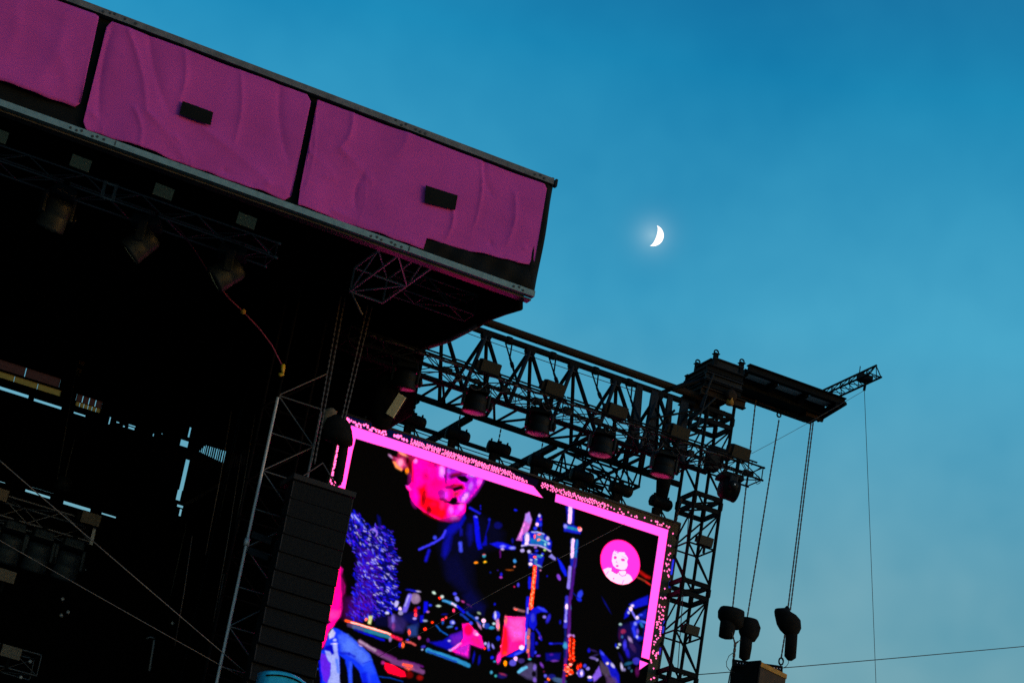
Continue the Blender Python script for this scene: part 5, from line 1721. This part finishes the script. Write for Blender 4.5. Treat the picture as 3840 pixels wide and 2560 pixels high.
for k in range(11):                             # clamps, splitter boxes and coiled leads on the truss
    x = 18.9 + .78 * k + random.uniform(-.15, .15)
    box('splitter_box', x, x + random.uniform(.12, .26), 48.03, 48.15, 21.80, 21.80 + random.uniform(.08, .18), M['plastic'], lt)
    tube_path('coiled_lead', [(x + .35 + .07 * math.cos(a), 48.0 + .02 * math.sin(3 * a), 21.74 + .09 * math.sin(a)) for a in np.linspace(0, 9, 24)], .008, M['cable'], lt)
for k in range(14):                             # power cables looping between the lamps
    x = 18.9 + .58 * k + random.uniform(-.2, .2)
    w_ = random.uniform(.25, .55)
    tube_path('looped_cable', sag((x, 47.97, 21.84), (x + w_, 47.97, 21.84), random.uniform(.10, .26), 10), .008, M['cable'], lt)
tube_path('cable_run', [(17 + .25 * i, 48.2 + .03 * math.sin(i * 1.3), 22.11 + .02 * math.sin(i * 2.1)) for i in range(40)], .03, M['cable'], lt)
ordn = ['first', 'second', 'third', 'fourth', 'fifth', 'sixth']
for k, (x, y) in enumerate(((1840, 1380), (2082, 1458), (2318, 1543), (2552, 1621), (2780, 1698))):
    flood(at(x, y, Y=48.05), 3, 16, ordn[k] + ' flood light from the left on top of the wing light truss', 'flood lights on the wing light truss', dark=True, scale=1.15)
heads = [(18.18, 70, 80, 'first moving light on the wing light truss, against the black side wall'), (19.92, 78, 84, 'second moving light on the wing light truss, magenta underneath'),
         (21.52, 62, 84, 'third moving light on the wing light truss, round knob to its right'), (23.14, 75, 86, 'fourth moving light on the wing light truss, left of the lattice truss'),
         (24.76, 80, 84, 'fifth moving light on the wing light truss, over the last screen hoist'), (26.50, -8, 2, 'sixth moving light on the wing light truss, barrel level in front of the tower')]
for x, pan, tl, lb in heads:
    moving_head((x, 48.3, 21.80), pan, tl, 1.03, lb, 'moving lights on the wing light truss')
# flat reflector lamp beside the first moving light
p = at(1485, 1520, Y=48.2)
pl = thing('panel_lamp', p, 'tilted beige panel lamp below the first moving light by the side wall', 'lamp')
wq = Matrix.Translation(p) @ ROTZ(-30) @ ROTY(25) @ ROTX(15)
link('panel', bevel_mesh('panel_lamp_face', -.10, .10, -.02, .02, -.26, .26, .012, M['flood']), pl, wq)
link('frame', bevel_mesh('panel_lamp_frame', -.12, .12, .021, .06, -.28, .28, .012, M['plastic']), pl, wq)
bar('stem', p + Vector((0, .05, .25)), (p.x, 48.3, 21.77), .02, ST, pl)
# hanging drape bundle at the dark left end
p = at(1440, 1530, Y=48.6)
db = thing('drape_bundle', p, 'rolled black drape bundle hanging left of the beige panel lamp', 'drape')
blob('roll', [(p + Vector((0, 0, .75)), .05), (p + Vector((0, 0, .7)), .22), (p + Vector((.02, 0, .3)), .3), (p + Vector((-.03, 0, -.2)), .27), (p + Vector((0, 0, -.45)), .2), (p + Vector((0, 0, -.5)), .05)], M['drape'], db)

# ------------------------------------------------------------------ screen hoists
HB = {}
HB['body'] = lathe_mesh('hoist_body', [(.10, -.27), (.145, -.26), (.15, -.24), (.15, .02), (.155, .03), (.155, .20), (.14, .255), (.10, .27)], M['plastic'], 8)
HB['cap'] = lathe_mesh('hoist_cap', [(.115, .271), (.11, .285), (.02, .287)], M['plastic_grey'], 8)
HB['lug'] = bevel_mesh('hoist_lug', -.05, .05, -.04, .04, .13, .19, .01, M['steel_black'])
HB['fin'] = bevel_mesh('hoist_fin', -.015, .015, -.03, .03, .14, .20, .004, M['steel_black'])
HB['hook'] = bevel_mesh('hoist_hook', -.06, .06, -.05, .05, -.26, -.13, .015, M['steel_black'])
HB['bag'] = bevel_mesh('hoist_chain_bag', -.17, -.0, -.07, .07, -.40, -.17, .025, M['bag'], .95)
for k, (x, y) in enumerate(((1551, 1576), (1715, 1633), (1870, 1676), (2027, 1730), (2180, 1790), (2327, 1837), (2478, 1880))):
    p = at(x, y, Y=50.55)
    p.z = 21.455 if k < 6 else 21.44
    root = thing('screen_hoist', p, ordn[k] + ' chain hoist from the left above the screen' if k < 6 else 'last chain hoist above the screen, beside the tower with a tall chain bag', 'chain hoist', 'chain hoists above the screen')
    w_ = Matrix.Translation(p) @ ROTZ(random.uniform(-6, 6))
    wb = w_ @ ROTY(90)
    bd = link('body', HB['body'], root, wb)
    link('end_cap', HB['cap'], bd, wb)
    link('lug', HB['lug'], root, w_)
    for dx in (-.2, .2):
        link('fin', HB['fin'], root, w_ @ TR(dx, 0, 0))
    link('hook_block', HB['hook'], root, w_)
    link('chain_bag', HB['bag'], root, w_ @ TR(-.02, 0, .02))
    for dx in (.10, .22):
        bar('hanger_leg', p + Vector((.04, 0, -.17)), p + Vector((dx, 0, -.36)), .018, ST, root, 6)
    chain('chain', (p.x - .03, p.y, p.z + .17), (p.x + .02, YR, ZBT - .06), M['chain'], root, .017)
    if k == 6:
        blob('tall_chain_bag', [(p + Vector((-.02, 0, .78)), .04), (p + Vector((-.02, 0, .75)), .17), (p + Vector((0, 0, .5)), .18), (p + Vector((0, 0, .15)), .15), (p + Vector((0, 0, .1)), .04)], M['bag'], root)

# ------------------------------------------------------------------ lattice tower at the right end of the wing
tower = thing('wing_tower', (26.86, 50.3, 0), 'black steel lattice tower at the right edge of the screen', 'tower')
TX = (26.52, 27.24)
TY = (49.9, 50.7)
for x in TX:
    for y in TY:
        bar('leg', (x, y, 0), (x, y, 24.35), .042, ST, tower)
ZJ = 21.72
SEC = 2.16


def ring(z, r, rect=False):
    for y in TY:
        if rect:
            flat('section_beam', (TX[0], y, z), (TX[1], y, z), .06, .11, ST, tower)
        else:
            bar('rung', (TX[0], y, z), (TX[1], y, z), r, ST, tower, 6)
    for x in TX:
        if rect:
            flat('section_beam', (x, TY[0], z), (x, TY[1], z), .06, .11, ST, tower)
        else:
            bar('rung', (x, TY[0], z), (x, TY[1], z), r, ST, tower, 6)


k = 0
z = ZJ + SEC
secs = [ZJ + SEC - i * SEC for i in range(11)]
for zt in secs:
    zb = max(zt - SEC, 0.2)
    if zt < 0.4:
        break
    ring(min(zt, 24.3), .03, True)
    ring(zt - .30, .03, True)
    zlo, zhi = zb + .05, zt - .36
    zm = (zlo + zhi) / 2
    for (a_, b_) in ((zlo, zm), (zm, zhi)):
        k += 1
        s = k % 2
        for y in TY:
            bar('brace', (TX[s], y, a_), (TX[1 - s], y, b_), .024, ST, tower, 6)
        for x in TX:
            bar('brace', (x, TY[1 - s], a_), (x, TY[s], b_), .024, ST, tower, 6)
    ring(zm, .022)
    for y in TY:
        bar('brace', (TX[0], y, zt - .28), (TX[1], y, zt - .03), .026, ST, tower, 6)
    for x in TX:
        for y in TY:
            lathe('leg_joint', [(.05, -.1), (.062, -.08), (.062, .08), (.05, .1)], ST, tower, TR(x, y, zt - .15), 8)
for (x, y, lb) in ((2649, 2028, 'upper small flood light clamped inside the lattice tower'), (2597, 2361, 'lower small flood light clamped inside the lattice tower')):
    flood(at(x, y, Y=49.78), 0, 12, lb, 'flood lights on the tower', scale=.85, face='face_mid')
o = tube_path('tower_cable', [at(2585, 1900, Y=50.2), at(2571, 2100, Y=50.2), at(2556, 2300, Y=50.2), at(2535, 2600, Y=50.2)], .012, M['cable'])
tag(o, 'cable running down inside the lattice tower', 'cable')
o = chain('tower_chain', at(2556, 1870, Y=50.3), at(2530, 1965, Y=50.3), M['chain'], None, .03)
tag(o, 'loose chain hanging between the screen corner and the tower', 'chain')

# head block: stacked beams on top of the tower
hd = thing('beam_stack', (26.88, 50.3, 24.1), 'stacked dark steel beams forming the head of the lattice tower', 'steel frame')
SG = M['steel_grey']
ibeam('stack_beam', (26.22, 49.80, 24.22), (27.46, 49.80, 24.22), .16, .20, M['steel_rust'], hd)
ibeam('stack_beam', (26.22, 50.80, 24.22), (27.46, 50.80, 24.22), .16, .20, ST, hd)
for i, zz in enumerate((24.44, 24.64, 24.84)):
    ibeam('stack_beam', (26.28, 49.80, zz), (27.30, 49.80, zz), .15, .18, SG if i == 1 else ST, hd)
    ibeam('stack_beam', (26.28, 50.80, zz), (27.30, 50.80, zz), .15, .18, ST, hd)
    for x in (26.36, 27.2):
        ibeam('cross_beam', (x, 49.9, zz), (x, 50.7, zz), .12, .16, ST, hd)
box('filler_plate', 26.40, 27.18, 49.885, 49.91, 24.34, 24.94, ST, hd)
ibeam('top_beam', (26.48, 49.86, 25.06), (27.30, 49.86, 25.06), .14, .22, SG, hd)
ibeam('top_beam', (26.48, 50.74, 25.06), (27.30, 50.74, 25.06), .14, .22, ST, hd)
ibeam('cross_beam', (26.5, 49.94, 25.10), (26.5, 50.66, 25.10), .12, .16, ST, hd)
for (x, y) in ((26.52, 49.86), (26.52, 50.74), (27.25, 49.86)):
    p_ = flat('corner_post', (x, y, 24.9), (x, y, 25.27), .10, .10, ST, hd, (0, 1, 0))
    box('post_cap', x - .075, x + .075, y - .075, y + .075, 25.272, 25.29, ST, hd)
    tube_path('lifting_eye', [(x + .058 * math.cos(a), y, 25.33 + .055 * math.sin(a)) for a in np.linspace(-.7, math.pi + .7, 12)], .02, ST, hd)
lathe('sheave', [(.06, -.05), (.15, -.04), (.12, 0), (.15, .04), (.06, .05)], M['steel_rust'], hd, TR(26.98, 49.68, 24.30) @ ROTX(90), 14)
lathe('drum', [(.05, -.16), (.09, -.15), (.09, .15), (.05, .16)], M['wood'], hd, TR(27.0, 49.72, 24.22), 12)
bar('head_strut', (26.25, 49.75, 23.75), (26.46, 49.75, 24.7), .035, SG, hd)
bar('head_strut', (25.5, 49.9, 24.05), (26.40, 49.9, 24.62), .05, ST, hd)
bar('head_strut', (25.35, 50.6, 24.0), (26.40, 50.6, 24.75), .05, ST, hd)
bar('head_strut', (26.0, 49.7, 23.3), (26.6, 49.72, 24.12), .025, SG, hd)
bar('head_strut', (26.2, 49.7, 23.2), (26.35, 49.72, 24.12), .025, SG, hd)
box('junction_box', 26.95, 27.22, 50.0, 50.3, 22.72, 22.98, M['plastic'], hd, .02)
box('junction_box', 26.60, 26.9, 49.6, 49.85, 22.3, 22.75, M['plastic'], hd, .02)
lathe('cable_drum', [(.05, -.30), (.14, -.28), (.14, .28), (.05, .30)], M['plastic'], hd, TR(26.98, 49.85, 22.85) @ ROTY(90), 14)

# cantilever platform right of the tower head
pf = thing('cantilever_platform', (28.9, 50.5, 25.0), 'dark steel platform cantilevered out right of the tower head', 'platform')
X0, X1 = 27.5, 30.2
ibeam('edge_beam', (X0, 49.97, 25.27), (X1 + .12, 49.97, 25.27), .16, .20, ST, pf)
ibeam('edge_beam', (X0 - .35, 51.05, 25.03), (X1 - .25, 51.05, 25.03), .18, .20, M['steel_rust'], pf)
box('deck_plate', X0, X1 - .1, 50.55, 50.95, 25.0, 25.03, ST, pf)
box('web_plate', X0, X1 - .1, 50.50, 50.54, 25.0, 25.34, ST, pf)
for k in range(3):
    a0 = X0 + .05 + .90 * k
    box('deck_panel', a0 + .1, a0 + .78, 50.06, 50.49, 25.24, 25.26, M['deck'], pf)
    flat('cross_member', (a0 + .84, 50.06, 25.2), (a0 + .84, 50.98, 25.1), .10, .16, ST, pf)
flat('cross_member', (X0 + .03, 50.06, 25.2), (X0 + .03, 50.98, 25.1), .10, .16, ST, pf)
flat('outrigger', (X1 - .1, 49.9, 25.12), (X1 - .1, 51.25, 25.05), .13, .13, ST, pf)
bar('outrigger_pipe', (X1 + .05, 49.8, 25.18), (X1 - .02, 50.9, 25.0), .05, ST, pf)
bar('outrigger_pipe', (X1 - .35, 50.75, 24.95), (X1 + .02, 50.75, 24.98), .06, ST, pf)
box('winch', X1 - .55, X1 - .15, 50.62, 50.98, 24.90, 25.0, M['steel_rust'], pf, .02)

bm_ = thing('boom_truss', (30.1, 49.5, 25.5), 'slender triangular lattice boom pointing out from the platform end', 'truss')
cA, cB, cC = (30.12, 25.75), (30.30, 25.50), (29.98, 25.50)
for c in (cA, cB, cC):
    bar('chord', (c[0], 50.75, c[1]), (c[0], 48.38, c[1]), .026, ST, bm_)
for k in range(12):
    y0_, y1_ = 50.7 - .192 * k, 50.7 - .192 * (k + 1)
    for (u, v) in ((cA, cB), (cA, cC), (cB, cC)):
        if k % 2:
            u, v = v, u
        bar('lacing', (u[0], y0_, u[1]), (v[0], y1_, v[1]), .011, ST, bm_, 6)
for (u, v) in ((cA, cB), (cA, cC), (cB, cC)):
    bar('end_strut', (u[0], 48.40, u[1]), (v[0], 48.40, v[1]), .014, ST, bm_, 6)
box('pulley_bracket', 29.98, 30.3, 48.75, 49.0, 25.47, 25.62, ST, bm_)
bar('drop_tube', (30.16, 48.85, 25.47), (30.16, 48.87, 25.24), .035, ST, bm_)
bar('pin', (30.02, 48.95, 25.62), (30.02, 48.95, 25.86), .012, ST, bm_)
tip = Vector((30.16, 48.86, 25.24))
o = tube_path('drop_wire', [tip, at(3263, 2000, Y=48.9), at(3288, 2640, Y=48.95), Vector((at(3288, 2640, Y=48.95).x, 49.0, 0.0))], .0075, M['cable'])
tag(o, 'hair-thin wire hanging straight down from the boom tip', 'wire', 'thin wires against the sky')
o = tube_path('tie_wire', sag(tip, at(2818, 1700, Y=48.3), .03), .0055, M['cable'])
tag(o, 'hair-thin wire from the boom tip to the last flood light', 'wire', 'thin wires against the sky')
o = tube_path('span_wire', [at(2560, 2532, Y=54), at(2990, 2498, Y=54), at(3400, 2462, Y=54), at(3950, 2412, Y=54), at(6500, 2240, Y=60)], .012, M['cable'])
tag(o, 'thin wire crossing the sky at the lower right', 'wire', 'thin wires against the sky')
o = tube_path('front_wire', [at(1420, 2460, Y=49.2), at(1900, 2195, Y=49.3), at(2345, 1962, Y=49.4)], .005, M['wire'])
tag(o, 'thin wire slanting across the video picture', 'wire')
o = tube_path('stay_wire', [at(2068, 1725, Y=50.0), at(2140, 1678, Y=50.3)], .009, M['cable'])
tag(o, 'short stay wire between the fourth hoist and the roof truss', 'wire')

# ------------------------------------------------------------------ right loudspeaker hang
YH = 50.9


def bagged(name, label, rings, bagr, chn, extra=None):
    p = at(*bagr[-1][:2], Y=YH)
    h = thing(name, p, label, 'chain hoist', 'bagged hoists under the platform')
    blob('cloth_cover', px_rings(rings, YH), M['bag'], h, 16, .8)
    blob('chain_bag', px_rings(bagr, YH), M['bag'], h, 14, .9)
    for (xt, yt, xb, yb) in chn:
        chain('chain', at(xt, yt, Y=YH + .05), at(xb, yb, Y=YH), M['chain'], h, .018)
    return h


bagged('bagged_hoist', 'left black bagged chain hoist below the platform',
       [(2745, 2280, .08), (2744, 2284, .31), (2743, 2300, .345), (2741, 2322, .335), (2746, 2340, .28), (2752, 2356, .12)],
       [(2732, 2325, .06), (2730, 2332, .20), (2727, 2360, .195), (2722, 2388, .18), (2720, 2394, .05)], [(2834, 1501, 2746, 2290)])
bagged('bagged_hoist', 'middle black bagged chain hoist below the platform with a long chain bag',
       [(2812, 2316, .05), (2812, 2321, .22), (2812, 2345, .27), (2808, 2375, .26), (2806, 2398, .18), (2805, 2404, .06)],
       [(2800, 2385, .06), (2799, 2392, .15), (2796, 2425, .145), (2791, 2466, .135), (2790, 2474, .05)], [(2921, 1575, 2801, 2322)])
bagged('bagged_hoist', 'right black bagged chain hoist below the platform, the largest',
       [(2953, 2271, .03), (2952, 2280, .07), (2936, 2288, .20), (2945, 2300, .275), (2954, 2315, .335), (2958, 2345, .315), (2958, 2365, .25), (2962, 2382, .13)],
       [(2972, 2350, .06), (2969, 2372, .15), (2966, 2410, .155), (2963, 2462, .15), (2961, 2474, .06)], [(3043, 1571, 2955, 2278), (3051, 1571, 2964, 2285)])
h2 = bpy.data.objects['bagged_hoist.002'] if 'bagged_hoist.002' in bpy.data.objects else hb
hk = at(2921, 1555, Y=YH + .05)
tube_path('hook', [hk + Vector((.055 * math.cos(a), 0, .055 * math.sin(a))) for a in np.linspace(0, 2 * math.pi, 12)], .022, ST, h2)
bar('hook_leg', hk + Vector((-.06, 0, .16)), hk + Vector((0, 0, .05)), .012, ST, h2)
bar('hook_leg', hk + Vector((.06, 0, .16)), hk + Vector((0, 0, .05)), .012, ST, h2)

ra = thing('side_loudspeaker', at(2850, 2600, Y=50.3), 'dark wooden loudspeaker cabinet with a raw plywood top edge at the bottom right', 'loudspeaker')
c0 = at(2849, 2478, Y=50.3)
ex = Vector((1.0, .36, 0)).normalized()
ey = Vector((-.36, 1.0, 0)).normalized()


def yaw_box(name, o_, lx, ly, z0, z1, mat, parent):
    P = [o_, o_ + ex * lx, o_ + ex * lx + ey * ly, o_ + ey * ly]
    vs = [(p.x, p.y, o_.z + z0) for p in P] + [(p.x, p.y, o_.z + z1) for p in P]
    return mesh_obj(name, vs, BOXF, mat, parent)


yaw_box('cabinet', c0, 1.03, .80, -2.6, -.115, M['wood_dark'], ra)
yaw_box('top_edge', c0 - ex * .01 - ey * .02, 1.05, .84, -.112, 0.0, M['wood'], ra)
yaw_box('corner_trim', c0 - ex * .02 - ey * .03, .05, .84, -2.6, .02, ST, ra)
yaw_box('side_cover', c0 + ey * .03 - ex * .035, .03, .78, -2.6, -.06, M['bag'], ra)
fa, fb = at(2748, 2483, Y=50.75), at(2932, 2508, Y=50.65)
fbm = flat('flying_bar', fa, fb, .09, .15, ST, ra)
for k in range(16):
    q_ = fa.lerp(fb, .07 + .058 * k)
    bar('bar_hole', q_ + Vector((0, -.052, .0)), q_ + Vector((0, -.046, .0)), .014, M['deck'], ra, 6)
tube_path('ring', [at(2929, 2478, Y=50.7) + Vector((.06 * math.cos(a), 0, .085 * math.sin(a))) for a in np.linspace(0, 2 * math.pi, 14)], .022, ST, ra)
chain('bridle', at(2943, 2380, Y=50.75), at(2930, 2462, Y=50.7), M['chain'], ra, .02)
chain('bridle', at(2744, 2370, Y=50.75), at(2756, 2410, Y=50.75), M['chain'], ra, .02)
chain('bridle', at(2776, 2398, Y=50.75), at(2757, 2412, Y=50.75), M['chain'], ra, .02)
chain('bridle', at(2757, 2412, Y=50.75), at(2750, 2480, Y=50.75), M['chain'], ra, .032)
tube_path('loop_cable', [at(x, y, Y=50.8) for x, y in ((2750, 2445), (2733, 2458), (2724, 2480), (2725, 2497), (2735, 2511), (2756, 2519))], .009, M['cable'], ra)
tube_path('loop_cable', [at(x, y, Y=50.8) for x, y in ((2935, 2503), (2948, 2497), (2956, 2486), (2957, 2474))], .009, M['cable'], ra)
tube_path('tail_rope', [at(x, y, Y=50.8) for x, y in ((2752, 2480), (2742, 2510), (2737, 2530), (2730, 2570))], .018, M['cable'], ra)

# ------------------------------------------------------------------ moon
MD = 2400.0
MR = MD * 40.0 / FPX / 1.0
mc = CAM + MOON_DIR * MD
fv = MOON_DIR
u_ = RIGHT
bvec = (RIGHT * .945 - UP * .327)
bvec = (bvec - fv * bvec.dot(fv)).normalized()
tvec = fv.cross(bvec).normalized()
vs, fs = [], []
nl, nb_ = 18, 40
for shell in (1.0, .985):
    for i in range(nb_ + 1):
        ph = -math.pi / 2 + math.pi * i / nb_
        for j in range(nl + 1):
            lm = math.asin(.32) + (rad(112) - math.asin(.32)) * j / nl
            d = tvec * math.sin(ph) + (bvec * math.sin(lm) - fv * math.cos(lm)) * math.cos(ph)
            vs.append(mc + d * (MR * shell))
off = (nb_ + 1) * (nl + 1)
for i in range(nb_):
    for j in range(nl):
        a = i * (nl + 1) + j
        fs.append((a, a + 1, a + nl + 2, a + nl + 1))
        fs.append((off + a, off + a + nl + 1, off + a + nl + 2, off + a + 1))
mm = bpy.data.materials.new('moonlight')
mm.use_nodes = True
t = mm.node_tree
b = t.nodes['Principled BSDF']
b.inputs['Base Color'].default_value = (.12, .11, .1, 1)
no = N(t, 'ShaderNodeTexNoise')
no.inputs['Scale'].default_value = .35
cr = N(t, 'ShaderNodeValToRGB')
cr.color_ramp.elements[0].color = (.9, .78, .7, 1)
cr.color_ramp.elements[1].color = (1, .95, .93, 1)
tco = N(t, 'ShaderNodeTexCoord')
t.links.new(tco.outputs['Object'], no.inputs['Vector'])
t.links.new(no.outputs[0], cr.inputs[0])
t.links.new(cr.outputs[0], b.inputs['Emission Color'])
b.inputs['Emission Strength'].default_value = 1.6
mo = mesh_obj('moon', vs, fs, mm, None, True, origin=mc)
tag(mo, 'bright crescent moon alone in the blue sky', 'moon')
